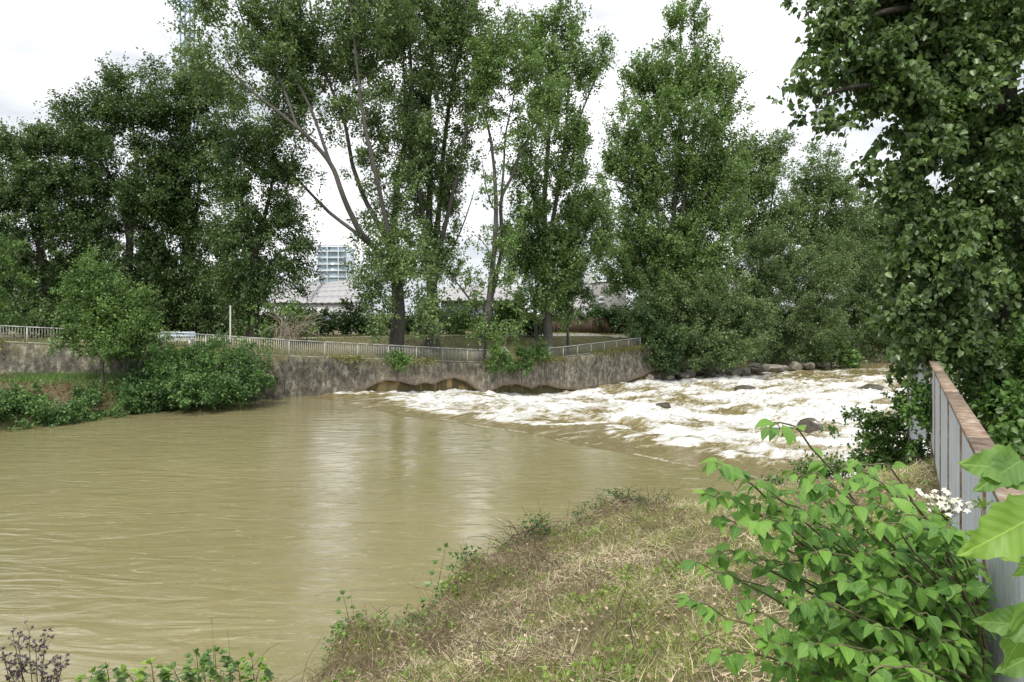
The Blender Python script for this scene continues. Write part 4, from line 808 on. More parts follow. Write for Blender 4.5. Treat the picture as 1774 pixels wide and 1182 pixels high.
# ------------------------------------------------------------------ rocks
ICO = None
def rock(name, c, size, seed, mat, label, group=None, cat='rock'):
    import bmesh
    bm = bmesh.new(); bmesh.ops.create_icosphere(bm, subdivisions=3, radius=1); rs_ = np.random.RandomState(seed)
    pl = [(norm(rs_.normal(size=3)), rs_.uniform(.55, .9)) for _ in range(9)]
    for v in bm.verts:
        p_ = np.array(v.co)
        for n_, d_ in pl:
            e = p_@n_-d_
            if e > 0: p_ = p_-n_*e*.92
        p_ = p_*(1+.1*(float(fbm(p_[0]*3+seed, p_[1]*3+p_[2]*2, seed))-.5)); v.co = Vector((p_*np.array(size)).tolist())
    me = bpy.data.meshes.new(name); bm.to_mesh(me); bm.free(); me.materials.append(mat)
    o_ = bpy.data.objects.new(name, me); C.objects.link(o_); o_.location = [float(q_) for q_ in c]; o_.rotation_euler = (0, 0, rs_.uniform(0, 6)); o_['label'] = label; o_['category'] = cat
    if group: o_['group'] = group
    return o_
rs = np.random.RandomState(77)
for i_ in range(34):
    f = (i_+rs.uniform(-.3, .3))/33; px = 1122+300*f; py = np.interp(px, [1122, 1200, 1280, 1350, 1424], [656, 652, 647, 642, 636])-rs.choice([0, 2, 5])
    d_ = F*(EYE+1.65)/(py-HOR+3); c = W(px, py, d_); s0_ = rs.uniform(.45, 1.05)*d_/75
    rock('boulder', (c[0], c[1], -1.5+rs.uniform(0, .35)), (s0_*1.15, s0_, s0_*rs.uniform(.5, .8)), 100+i_, M_rock, 'grey brown boulder in the row of boulders along the waterline below the willow bushes', 'boulders along the right bank')
rock('river_rock', W(1405, 752, 35.2), (1.0, .7, .85), 207, M_wetrock, 'pointed dark wet rock sticking out of the white water near the dogwood tip')
rock('river_rock', W(1508, 673, 60), (1.7, 1.1, .55), 202, M_wetrock, 'flat dark rock in the rapids left of the rusty railing corner')
rock('river_rock', W(1150, 703, 46), (.6, .45, .3), 203, M_wetrock, 'low dark rock just breaking the foam in mid rapids')
rock('river_rock', W(1290, 672, 59), (1.2, .8, .3), 204, M_wetrock, 'submerged brown rock below the row of boulders')

# ------------------------------------------------------------------ near railing
A0 = np.array([1.05, 1.25]); A1 = np.array([5.2, 8.45]); dR = (A1-A0)/np.linalg.norm(A1-A0); LR = np.linalg.norm(A1-A0); nR = np.array([-dR[1], dR[0]])
zR = EYE-.55
nr = thing('near_railing', (A0[0], A0[1], 3.1), 'galvanised upright-bar railing with a flat rusty cap on the right of the near bank', 'railing')
def rp(s_, off, z): q_ = A0+dR*s_+nR*off; return (q_[0], q_[1], z)
cap = MB(); npc = 4
for i_ in range(npc): cap.bar(rp(LR*i_/npc+.002, 0, zR-.012), rp(LR*(i_+1)/npc-.002, 0, zR-.012), .085, .024)
cap.build('cap_rail', M_rust, nr)
s_list = np.arange(LR, -.1, -1.32)[::-1]
for s_ in s_list: gp = float(ground(rp(s_, 0, 0)[0], rp(s_, 0, 0)[1])); MB().box(rp(s_, .0, (zR-.03+gp-.1)/2), (.036, .036, zR-.03-gp+.1), math.atan2(dR[1], dR[0])).build('post', M_rust, nr)
for a_, b_ in zip(s_list[:-1], s_list[1:]):
    mb = MB(); n_ = 24
    for q_ in range(n_):
        s_ = a_+.04+(b_-a_-.08)*(q_+.5)/n_; mb.tubes(np.array([rp(s_, 0, zR-1.03), rp(s_, 0, zR-.5), rp(s_, 0, zR-.03)]), np.full(3, .0115), 8)
    mb.bar(rp(a_+.03, -.012, zR-1.02), rp(b_-.03, -.012, zR-1.02), .012, .04); mb.bar(rp(a_+.03, -.012, zR-.05), rp(b_-.03, -.012, zR-.05), .012, .04)
    mb.build('bar_panel', M_galv, nr, smooth=True)
A2 = np.array([5.92, 9.45]); zR2 = EYE-.76
cn = thing('stair_railing', (A1[0], A1[1]+.1, 3.1), 'short railing section sloping down beyond the corner of the rusty capped railing', 'railing')
a3 = np.array([A1[0]-.03, A1[1]+.07, zR-.012]); b3 = np.array([A2[0]-.3, A2[1]+.2, zR2])
MB().bar(a3, b3, .09, .024).build('cap_rail', M_rust, cn)
mb = MB()
for q_ in range(34):
    f = (q_+.5)/34; p_ = a3*(1-f)+b3*f; mb.tubes(np.array([(p_[0], p_[1], p_[2]-1.0), (p_[0], p_[1], p_[2]-.5), (p_[0], p_[1], p_[2]-.02)]), np.full(3, .011), 8)
mb.build('bar_panel', M_galv, cn); MB().box((b3[0], b3[1], b3[2]-.55), (.05, .05, 1.1)).build('post', M_rust, cn)
print('railing done')

# ------------------------------------------------------------------ big near tree on the right
tree('ivy_clad_tree', 'huge dark near tree clothed in ivy filling the right edge of the photo', 'tree', 8.6,
 [([(1752, 800, .5), (1748, 600, .5), (1740, 400, .5), (1735, 200, .5), (1730, 0, .4), (1725, -200, .2)], .24, .12),
  ([(1700, 780, 1.2), (1690, 600, 1), (1688, 400, 1), (1680, 200, 1), (1660, 0, 1)], .13, .06),
  ([(1735, 200, .5), (1660, 160, 0), (1560, 150, -.3), (1480, 150, -.5), (1420, 170, -.6)], .06, .015),
  ([(1730, 60, .4), (1640, 20, 0), (1540, 20, -.4), (1450, 60, -.6)], .07, .015),
  ([(1748, 560, .5), (1690, 460, 0), (1640, 420, -.4)], .04, .01)],
 [(1450, 30, 50, 50, -.4, .9), (1420, 90, 34, 30, -.4, .7), (1500, 80, 60, 60, -.3), (1400, 125, 30, 20, -.5, .6), (1450, 150, 42, 26, -.5, .7), (1410, 200, 30, 26, -.5, .5), (1455, 205, 22, 20, -.5, .35), (1540, 150, 60, 36, -.3, .9), (1580, 40, 80, 70, 0), (1660, 60, 80, 80, 0), (1740, 60, 80, 90, .2), (1590, 130, 60, 50, 0), (1660, 170, 70, 60, -.2), (1740, 200, 70, 80, 0),
  (1520, 275, 30, 26, -.2, .5), (1590, 240, 50, 50, -.2), (1640, 290, 60, 60, -.4), (1720, 320, 70, 60, 0), (1580, 340, 40, 50, -.2), (1640, 390, 60, 55, -.5), (1720, 420, 50, 50, .4), (1600, 440, 50, 55, -.3), (1660, 490, 60, 50, -.5), (1740, 520, 50, 50, .4), (1590, 530, 42, 45, -.2), (1640, 580, 60, 45, -.4), (1720, 620, 60, 50, .2), (1580, 590, 30, 26, 0, .8), (1770, 650, 50, 60, 0), (1600, 620, 40, 26, .6),
  (1560, -60, 140, 60, 0, .7), (1720, -60, 120, 70, 0, .7), (1860, 100, 80, 150, 0, .4), (1860, 400, 80, 150, 0, .4), (1550, 480, 20, 30, 0, .6), (1700, 240, 60, 60, .6), (1620, 220, 50, 40, .3), (1700, 520, 60, 60, .8), (1760, 330, 50, 80, .9), (1690, 400, 60, 60, .9), (1600, 390, 50, 50, .5), (1770, 450, 40, 70, 1), (1650, 540, 60, 60, .8), (1565, 560, 22, 30, .3), (1570, 420, 22, 40, .3), (1570, 300, 26, 34, .3, .8)],
 'ivy', dens=210, per=36, crad=.17, lsize=.07, bark=M_barkdark, seed=71, leaf=T6, fc=F6, szvar=.5, depth=1.0, shell=.4, upn=.35, droop=-.6, width=1.15, rmin=.003, kr=.012, elong=.9, gap=.41, mul=1.6, twig=(.3, -.3, .8))
# undergrowth behind the near railing
tree('undergrowth_shrub', 'dark shrubs and saplings behind the rusty railing under the big tree', 'shrub', 8.2,
 [([(1740, 760), (1742, 700), (1745, 650)], .03, .01), ([(1690, 760), (1695, 700), (1700, 650)], .02, .008)],
 [(1680, 650, 40, 40, .6), (1740, 680, 40, 40, 0), (1700, 700, 26, 36, 0, .8), (1770, 720, 40, 40, -.5), (1650, 630, 30, 30, 1.6), (1800, 650, 50, 80, 0), (1770, 760, 40, 26, -1)],
 'hawthorn', dens=240, per=26, crad=.2, lsize=.075, bark=M_barkdark, seed=72, leaf=T6, fc=F6, trunkname='stems', rmin=.003, kr=.008)
tree('sapling', 'bright leafed sapling branch just above the rusty railing corner', 'sapling', 9.8,
 [([(1640, 690), (1620, 620), (1590, 570), (1560, 556)], .02, .005), ([(1625, 640), (1600, 600), (1570, 595)], .012, .004)],
 [(1560, 556, 26, 4, -.3, 2), (1590, 590, 34, 10, 0, 1.5), (1570, 620, 26, 6, 0), (1530, 560, 14, 3, -.3, 2), (1600, 612, 40, 10, 0, 1.5)],
 'shrub', dens=260, per=14, crad=.14, lsize=.12, bark=M_stem, seed=73, leaf=T6, fc=F6, trunkname='stems', elong=.35, upn=1.4, rmin=.003, kr=.006)
tree('hawthorn_bush', 'fine-leaved bush growing on the bank against the near railing, over the rapids', 'bush', 9.8,
 [([(1600, 860), (1596, 780), (1590, 720), (1580, 690)], .03, .01), ([(1598, 800), (1560, 740), (1510, 718), (1465, 722)], .018, .004), ([(1596, 770), (1570, 700), (1540, 668)], .015, .004), ([(1600, 820), (1540, 790), (1480, 785)], .015, .004)],
 [(1590, 690, 24, 26), (1600, 740, 22, 40), (1560, 730, 30, 26), (1520, 735, 26, 14, 0, .8), (1570, 775, 36, 26), (1535, 790, 36, 18), (1500, 722, 24, 8, 0, .8), (1470, 720, 16, 4, 0, .9), (1550, 690, 14, 14, 0, .5), (1535, 668, 12, 6, 0, .6), (1490, 795, 22, 8, 0, .8), (1585, 810, 40, 22), (1540, 815, 30, 12), (1605, 680, 14, 24, .3, .9), (1594, 668, 16, 30, -1.5), (1598, 720, 22, 40, -1.6), (1585, 760, 30, 34, -1.4), (1440, 745, 14, 8, 0, .7), (1520, 765, 34, 18), (1565, 700, 20, 20, 0, .8)],
 'hawthorn', dens=620, per=26, crad=.12, lsize=.05, bark=M_stem, seed=74, trunkname='stems', shell=.5, rmin=.002, kr=.008)

tree('low_bush', 'low tangled greenery on the bank lip between the dogwood bush and the railing', 'bush', 10.2, [([(1500, 880), (1500, 850), (1502, 835)], .012, .005)],
 [(1400, 822, 40, 14, .6), (1450, 815, 40, 18, .4), (1500, 825, 40, 22, 0), (1550, 840, 40, 26, -.6), (1590, 850, 34, 36, -1), (1350, 832, 30, 10, .8), (1480, 850, 50, 18, -.8), (1540, 870, 50, 18, -1.6)],
 'hawthorn', dens=240, per=22, crad=.13, lsize=.05, bark=M_stem, seed=78, trunkname='stems', shell=.5, rmin=.002, kr=.008)
tree('low_bush', 'weedy yellowish green tuft at the foot of the railing left of the flower', 'bush', 6.2, [([(1590, 960), (1590, 930), (1592, 905)], .01, .004)],
 [(1560, 900, 40, 26, 0), (1610, 880, 26, 36, .3), (1530, 930, 40, 18, -.4), (1600, 930, 40, 26, -.3)],
 'weed', dens=260, per=16, crad=.13, lsize=.045, bark=M_stem, seed=79, leaf=T6, fc=F6, trunkname='stems', shell=.5, rmin=.002, kr=.008)

# ------------------------------------------------------------------ foreground dogwood bush
T_, F_, UV_ = leafgrid(6, 1, ovate, droop=.4, fold=.25)
rs = np.random.RandomState(91)
dg = thing('dogwood_bush', (1.62, 2.75, float(ground(1.62, 2.75))), 'foreground bush with broad pointed drooping green leaves on thin arching twigs', 'bush')
st = MB(); LV_P = []; LV_D = []; LV_S = []; SP = []
root_p = np.array([1.75, 2.55, float(ground(1.75, 2.55))])
twigs = [  # tips in the photo: px, py, depth; a long arching set plus fill
 (1332, 738, 2.0), (1238, 800, 2.0), (1228, 858, 2.05), (1250, 900, 2.1), (1205, 975, 2.05), (1196, 1040, 2.0), (1245, 1135, 1.95), (1300, 860, 2.2), (1420, 800, 2.25), (1480, 800, 2.3), (1380, 820, 2.0), (1300, 960, 2.1), (1290, 1040, 2.1), (1330, 1110, 2.0), (1360, 900, 2.2), (1420, 870, 2.0), (1520, 850, 2.3), (1560, 900, 2.4), (1480, 900, 2.1), (1400, 960, 2.0), (1460, 980, 2.2), (1540, 960, 2.3), (1380, 1040, 1.9), (1450, 1060, 2.0), (1520, 1040, 2.2), (1400, 1120, 1.85), (1470, 1130, 1.9), (1550, 1110, 2.0), (1590, 1040, 2.2), (1620, 980, 2.4), (1650, 1060, 2.3), (1620, 1130, 2.1), (1680, 1130, 2.2), (1560, 1170, 1.9), (1660, 1000, 2.6), (1340, 980, 2.2), (1500, 1170, 1.8), (1440, 930, 2.3), (1270, 1000, 2.3), (1590, 880, 2.7), (1640, 930, 2.7), (1560, 1000, 2.0), (1350, 850, 2.3), (1275, 880, 2.25), (1480, 830, 2.1), (1500, 1010, 1.9), (1430, 1010, 2.3), (1600, 1100, 2.4),(1285, 825, 2.1),(1400,845,2.1),(1340,935,2.05),(1310,900,2.0),(1240,960,2.2)]
extra = [(rs.uniform(1330, 1650), rs.uniform(900, 1180), rs.uniform(1.9, 2.7)) for _ in range(85)]
allt = twigs+[e for e in extra if e[0]-1300 > -(e[1]-1150)*.9]+[(rs.uniform(1420, 1660), rs.uniform(1010, 1230), rs.uniform(2.1, 2.9)) for _ in range(90)]+[(rs.uniform(1280, 1640), rs.uniform(860, 1150), rs.uniform(2.1, 2.6)) for _ in range(24)]
for ti, (px, py, d_) in enumerate(allt):
    tip = W(px, py, d_); tip[2] = max(tip[2], float(ground(tip[0], tip[1]))+.08)
    back = W(min(px+rs.uniform(90, 230), 1700), min(py+rs.uniform(60, 190), 1200), d_+rs.uniform(.05, .4))
    n_ = 9; c1 = root_p*.35+back*.65+np.array([0, 0, .08]); P = spline([root_p, c1, back*.4+tip*.6+np.array([0, 0, .05]), tip], 14); P[1:] += rs.normal(size=(13, 3))*.006
    st.tubes(P, np.linspace(.0065, .0016, 14), 5)
    Q = P[6:]; T = norm(np.gradient(Q, axis=0)); k_ = 8 if ti < len(twigs) else 9
    for q_ in np.linspace(0, len(Q)-1, k_):
        i_ = int(q_); base = Q[i_]; t_ = T[i_]; sdv = norm(np.cross(t_, [0, 0, 1.0])); f = q_/(len(Q)-1)
        for sgn in (-1, 1):
            if rs.uniform() < .12: continue
            dv = norm(.45*t_+sgn*sdv*.75+np.array([0, 0, rs.uniform(-.75, .1)])+rs.normal(size=3)*.22); sz = rs.uniform(.036, .064)*(1-.45*max(0, f-.75)*4*.6)
            pb = base+dv*.012; LV_P.append(pb); LV_D.append(dv); LV_S.append(sz); SP.append(np.stack([base, (base+pb)/2, pb]))
    LV_P.append(P[-1]); LV_D.append(norm(T[-1]+[0, 0, -.6])); LV_S.append(.045)
st.tubes(np.array(SP), np.full((len(SP), 3), .0011), 3); st.build('twigs', M_stem, dg, smooth=True)
n = len(LV_P); N_ = rs.normal(size=(n, 3))*.35+np.array([0, -.25, 1.0])
mb = MB(); mb.leaves(np.array(LV_P), np.array(LV_D), N_, np.array(LV_S), T_, F_, rs.uniform(size=n), rs.uniform(.9, 1.25, n), UV_); mb.build('foliage', ML['dogwood'], dg, smooth=True)
# inner small leaves under the bush
tree('ground_shrub', 'dense smaller-leaved undergrowth filling in beneath and right of the dogwood bush', 'shrub', 3.3,
 [([(1640, 1200), (1640, 1120), (1635, 1050)], .012, .006)],
 [(1600, 1030, 90, 60, 0), (1660, 980, 50, 60, .4), (1560, 1110, 110, 50, -.2), (1660, 1120, 60, 70, -.3), (1500, 1050, 60, 50, .3), (1620, 940, 50, 30, .7), (1580, 960, 50, 36, .6)],
 'hawthorn', dens=1500, per=16, crad=.1, lsize=.05, bark=M_stem, seed=76, leaf=T6, fc=F6, trunkname='stems', rmin=.0015, kr=.006, depth=.8)

# ------------------------------------------------------------------ large leaves close to the camera
def lobed(t): 
    if t <= 0 or t >= 1: return .004
    b_ = .46*(math.sin(math.pi*min(1, t**.62)))**.7*(1-.32*t); return b_*(1+.09*math.sin(t*34))
BT, BF, BU = leafgrid(22, 4, lobed, droop=.12, fold=.18, wav=.05, seed=2)
nb = thing('hanging_branch', W(1790, 960, .85), 'blurred-close branch with large toothed leaves poking in from the right frame edge', 'branch')
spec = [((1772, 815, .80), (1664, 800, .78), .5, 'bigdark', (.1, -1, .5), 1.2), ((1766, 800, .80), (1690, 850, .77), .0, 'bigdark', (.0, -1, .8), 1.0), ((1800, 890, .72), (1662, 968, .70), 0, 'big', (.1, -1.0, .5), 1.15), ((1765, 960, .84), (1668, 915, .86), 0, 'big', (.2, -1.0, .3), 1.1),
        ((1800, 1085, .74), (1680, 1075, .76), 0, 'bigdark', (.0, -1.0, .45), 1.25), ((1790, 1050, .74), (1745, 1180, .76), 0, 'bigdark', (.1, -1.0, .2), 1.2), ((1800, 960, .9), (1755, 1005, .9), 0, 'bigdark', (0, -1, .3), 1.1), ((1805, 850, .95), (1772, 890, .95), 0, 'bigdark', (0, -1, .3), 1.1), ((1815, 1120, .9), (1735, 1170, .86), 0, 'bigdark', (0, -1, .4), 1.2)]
tw = MB(); 
mainP = spline([W(1900, 700, .95), W(1810, 800, .86), W(1800, 900, .84), W(1802, 1000, .84), W(1812, 1120, .84), W(1830, 1230, .84)], 24); tw.tubes(mainP, np.linspace(.004, .002, 24), 6)
for (b_, t_, _, mt, nn, wdm) in spec:
    B = W(*b_); T = W(*t_); T = B+(T-B)*.92; L_ = np.linalg.norm(T-B); rs_ = np.random.RandomState(int(b_[1]))
    m_ = MB(); m_.leaves(B[None], (T-B)[None], np.array([nn], float), L_, BT, BF, np.array([rs_.uniform(.3, .8)]), wdm*.62, BU); m_.build('leaf', ML[mt], nb, smooth=True)
    j_ = int(np.argmin(np.linalg.norm(mainP-B, axis=1))); tw.tubes(spline([mainP[j_], (mainP[j_]+B)/2+np.array([0, 0, .006]), B], 6), np.full(6, .0014), 5)
tw.build('twig', M_stem, nb, smooth=True)

# ------------------------------------------------------------------ flowers by the railing
def petals(mb, c, r, n_, rs_, up=(0, -.4, 1)):
    upv = norm(np.array(up, float)+rs_.normal(size=3)*.5); a = norm(np.cross(upv, [1, .2, 0])); b = np.cross(upv, a); th = rs_.uniform(0, 6)+np.arange(n_)*2*math.pi/n_
    D_ = np.cos(th)[:, None]*a+np.sin(th)[:, None]*b+.1*upv; mb.leaves(np.repeat(c[None], n_, 0), D_, np.repeat(upv[None], n_, 0), r, T6, F6, rs_.uniform(size=n_), 1.1)
rs = np.random.RandomState(33)
fl = thing('soapwort_flower', W(1636, 1000, 2.9), 'pale pink flower cluster on a tall stem beside the galvanised bars', 'flower')
mb = MB(); sm = MB()
for i_ in range(58):
    u_ = rs.normal(size=3)*np.array([.04, .04, .026]); c = W(1632, 868, 2.85)+u_; mb = MB(); petals(mb, c, rs.uniform(.013, .019), 5, rs); mb.build('blossom', ML['petal'], fl)
    b_ = W(1636, 905, 2.85); sm.tubes(spline([b_, (b_+c)/2+[0, 0, .004], c], 4), np.full(4, .0012), 3)
sm.tubes(spline([W(1645, 1100, 2.9), W(1640, 1000, 2.88), W(1636, 905, 2.85)], 8), np.linspace(.003, .0016, 8), 5); sm.build('stem', M_stem, fl)
P_ = spline([W(1645, 1100, 2.9), W(1640, 1000, 2.88), W(1636, 905, 2.85)], 9)[1:]; n = 32; mb = MB(); idx = rs.randint(0, 8, n)
mb.leaves(P_[idx], rs.normal(size=(n, 3))*[1, 1, .3]+[0, 0, .4], rs.normal(size=(n, 3))*.3+[0, 0, 1], rs.uniform(.03, .05, n), T6, F6, rs.uniform(size=n), .6); mb.build('leaves', ML['weed'], fl)
fl = thing('bud_stem', W(1700, 960, 2.0), 'yellow-green flower bud on a thin stem in front of the rusty post', 'plant')
sm = MB().tubes(spline([W(1712, 1000, 2.0), W(1700, 930, 2.0), W(1702, 872, 2.0)], 8), np.linspace(.0028, .0015, 8), 5); sm.build('stem', M_stem, fl)
mb = MB(); n = 22; mb.leaves(W(1702, 876, 2.0)+rs.normal(size=(n, 3))*.008, rs.normal(size=(n, 3))+[0, 0, .9], rs.normal(size=(n, 3)), rs.uniform(.012, .024, n), T4, F4, rs.uniform(size=n), .6); mb.build('bud', ML['weed'], fl)

# ------------------------------------------------------------------ near bank ground cover
rs = np.random.RandomState(55)
def bankpts(n, xr=(-7.5, 9), yr=(2.2, 17), smin=-.45, pw=1.0):
    x = rs.uniform(xr[0], xr[1], n); y = yr[0]+(yr[1]-yr[0])*rs.uniform(size=n)**1.25; s_ = -sdist(RB, x, y)[0]; k = (s_ > smin) & (np.abs(x/y) < .95); return x[k], y[k], s_[k]
def strands(x, y, size, flat, wid, lift=.0, curl=.35):
    n = len(x); z = ground(x, y)+lift; D_ = norm(rs.normal(size=(n, 3))*np.array([1, 1, .3])*flat+np.array([0, 0, 1.0])*(1-flat*.82)); return np.stack([x, y, z], -1), D_
TG = [(-.5, 0, 0), (.5, 0, 0), (.42, .5, .1), (-.42, .5, .1), (0, 1, .38)]
def addstr(mb, P, D_, size, wid, rnd):
    n = len(P); T = np.array([(-.5, 0, 0), (.5, 0, 0), (.4, .55, .08), (-.4, .55, .08)]); 
    mb.leaves(P, D_, rs.normal(size=(n, 3)), size, [(-.5, 0, 0), (.5, 0, 0), (.38, .5, .10), (-.38, .5, .10), (.05, 1, .42), (-.05, 1, .42)], [(0, 1, 2, 3), (3, 2, 4, 5)], rnd, wid/size)
x, y, s_ = bankpts(330000); pn = fbm(x*.8, y*.8, 101, 4); nearE = np.exp(-np.clip(s_, 0, 9)/1.6)
k = rs.uniform(size=len(x)) < .45+.5*nearE+.3*(pn < .5); x1_, y1_ = x[k], y[k]
P, D_ = strands(x1_, y1_, 0, .8, 0, .01); n = len(P); lump = .09*nearE[k]*fbm(x1_*2.2, y1_*2.2, 103)*rs.uniform(0, 2, n); P[:, 2] += lump
P[:, 2] += .05*rs.uniform(size=n)**2*(.5+nearE[k]); mb = MB(); addstr(mb, P, D_, rs.uniform(.04, .16, n), rs.uniform(.003, .007, n), np.clip(-.15+1.1*rs.uniform(size=n)+1.3*(fbm(x1_*1.3, y1_*1.3, 107)-.5)-.45*nearE[k], 0, 1))
mb.build('dry_grass', ML['straw'], kind='stuff', label='matted dry straw-coloured grass covering the near bank', category='dry grass')
x, y, s_ = bankpts(260000); pn = fbm(x*1.1+4, y*1.1, 111, 4); k = rs.uniform(size=len(x)) < np.clip((pn-.42)*8, .05, 1); x, y = x[k], y[k]
P, D_ = strands(x, y, 0, .45, 0); n = len(P); mb = MB(); addstr(mb, P, D_, rs.uniform(.04, .13, n)*(.4+1.3*fbm(x*2, y*2, 113)), rs.uniform(.004, .007, n), rs.uniform(size=n))
mb.build('green_grass', ML['grass'], kind='stuff', label='thin green grass growing up through the dry grass on the near bank', category='grass')
# small broad-leaved weeds
x, y, s_ = bankpts(40000, smin=-.5); pn = fbm(x*.9, y*.9+9, 121, 4); nearE = np.exp(-((s_+.15)/.45)**2); k = rs.uniform(size=len(x)) < np.clip((pn-.52)*2.0, .02, .5)+.5*nearE*(fbm(x*.8, y*.8, 123) > .45); x, y, ne = x[k], y[k], nearE[k]
cl = np.stack([x, y, ground(x, y)+.03+.08*ne*rs.uniform(size=len(x))], -1); mb = MB(); clump_leaves(mb, cl, 9, .09, .045, T6, F6, rs=rs, upn=1.2, droop=.05, elong=.6, rseed=.4)
mb.build('weeds', ML['weed'], kind='stuff', label='low broad-leaved weeds scattered over the near bank', category='weeds')
x, y, s_ = bankpts(26000, smin=-.7); k = (s_ < .45+.3*rs.uniform(size=len(x))) & (fbm(x*.7, y*.7, 125) > .44); x, y = x[k], y[k]
cl = np.stack([x, y, ground(x, y)+.05+.16*rs.uniform(size=len(x))], -1); mb = MB(); clump_leaves(mb, cl, 12, .1, .04, T6, F6, rs=rs, upn=1.0, rseed=.4)
mb.build('edge_brambles', ML['bramble'], kind='stuff', label='dark trailing brambles along the water edge of the near bank', category='brambles')
# dry leaves lying about
x, y, s_ = bankpts(16000, smin=.1); n = len(x)
mb = MB(); mb.leaves(np.stack([x, y, ground(x, y)+.035+.03*rs.uniform(size=n)], -1), rs.normal(size=(n, 3))*[1, 1, .35], rs.normal(size=(n, 3))*.6+[0, 0, 1], rs.uniform(.02, .05, n), T6, F6, rs.uniform(size=n), .9)
mb.build('leaf_litter', mat_leaf('dry fallen leaf', (.16, .09, .05), (.66, .52, .36), trans=.1, rough=.7), kind='stuff', label='dry curled leaves lying in the grass of the near bank', category='leaf litter')
# dark dead twigs
x, y, s_ = bankpts(26000, smin=-.5); k = rs.uniform(size=len(x)) < np.exp(-np.clip(s_, 0, 9)/1.2)*.9+.05; x, y = x[k], y[k]; n = len(x)
a_ = np.stack([x, y, ground(x, y)+.03], -1); dv = norm(rs.normal(size=(n, 3))*[1, 1, .35]+[0, 0, .15])*rs.uniform(.1, .7, (n, 1)); t_ = np.linspace(0, 1, 5)[None, :, None]
P = a_[:, None]+dv[:, None]*t_+np.array([0, 0, .07])*np.sin(t_*math.pi)+rs.normal(size=(n, 5, 3))*.012
mb = MB(); mb.tubes(P, np.broadcast_to(np.linspace(.0035, .0012, 5), (n, 5)), 4)
mb.build('dead_twigs', mat_simple('dark dead stems', (.05, .03, .022), (.2, .13, .09), 20, .85), kind='stuff', label='brown dead stems tangled in the dry grass', category='twigs')
# black sticks at the edge
sk = thing('dead_stick', W(862, 975, 10.8), 'black bare forked stick leaning out over the water at the bank edge', 'stick')
mb = MB(); 
for pts, r in (([(820, 1000), (850, 965), (875, 944)], .012), ([(868, 990), (862, 965), (866, 950)], .01), ([(835, 985), (870, 965), (905, 985), (935, 985)], .009)): mb.tubes(spline([W(a2_, b2_, 10.6) for a2_, b2_ in pts], 9), np.linspace(r, r*.4, 9), 5)
mb.build('stick_wood', M_barkdark, sk, smooth=True)
rs = np.random.RandomState(66)
for (px_, py_, d_, w_, sd_, lab) in ((850, 990, 10.3, .75, 1, 'dark heap of twigs and bramble at the bank edge below the black stick'), (1040, 905, 12.3, .8, 2, 'smaller dark twig heap at the bank edge under the right sky reflection'), (1180, 885, 13.0, .7, 3, 'reddish brown twig heap at the tip of the near bank')):
    c = W(px_, py_, d_); c[2] = float(ground(c[0], c[1])); tp = thing('twig_heap', c, lab, 'twig heap'); n = 800
    a_ = c+rs.normal(size=(n, 3))*[w_*.55, w_*.4, 0]; a_[:, 2] = ground(a_[:, 0], a_[:, 1])+np.abs(rs.normal(size=n))*.11*np.exp(-((a_[:, :2]-c[:2])**2).sum(1)/w_**2); dv = norm(rs.normal(size=(n, 3))*[1, 1, .4]+[0, 0, .2])*rs.uniform(.12, .6, (n, 1)); t_ = np.linspace(0, 1, 5)[None, :, None]
    mb = MB(); mb.tubes(a_[:, None]+dv[:, None]*t_+np.array([0, 0, .06])*np.sin(t_*math.pi)+rs.normal(size=(n, 5, 3))*.012, np.broadcast_to(np.linspace(.005, .002, 5), (n, 5)), 4); mb.build('twigs', M_barkdark if sd_ < 3 else bpy.data.materials['dark dead stems'], tp)
    cl = c+rs.normal(size=(160, 3))*[w_*.55, w_*.4, 0]; cl[:, 2] = ground(cl[:, 0], cl[:, 1])+rs.uniform(.02, .24, 160); mb = MB(); clump_leaves(mb, cl, 14, .1, .05, T6, F6, rs=rs, upn=.8); mb.build('leaves', ML['bramble'], tp)
x, y, s_ = bankpts(9000, xr=(-7, .5), yr=(5, 11), smin=-.6); k = (s_ < .5); x, y = x[k], y[k]; cl = np.stack([x, y, ground(x, y)+.04+.12*rs.uniform(size=len(x))], -1); mb = MB(); clump_leaves(mb, cl, 10, .09, .045, T6, F6, rs=rs, upn=1.0)
mb.build('edge_weeds', ML['weed'], kind='stuff', label='leafy green weeds fringing the water along the bottom edge', category='weeds')
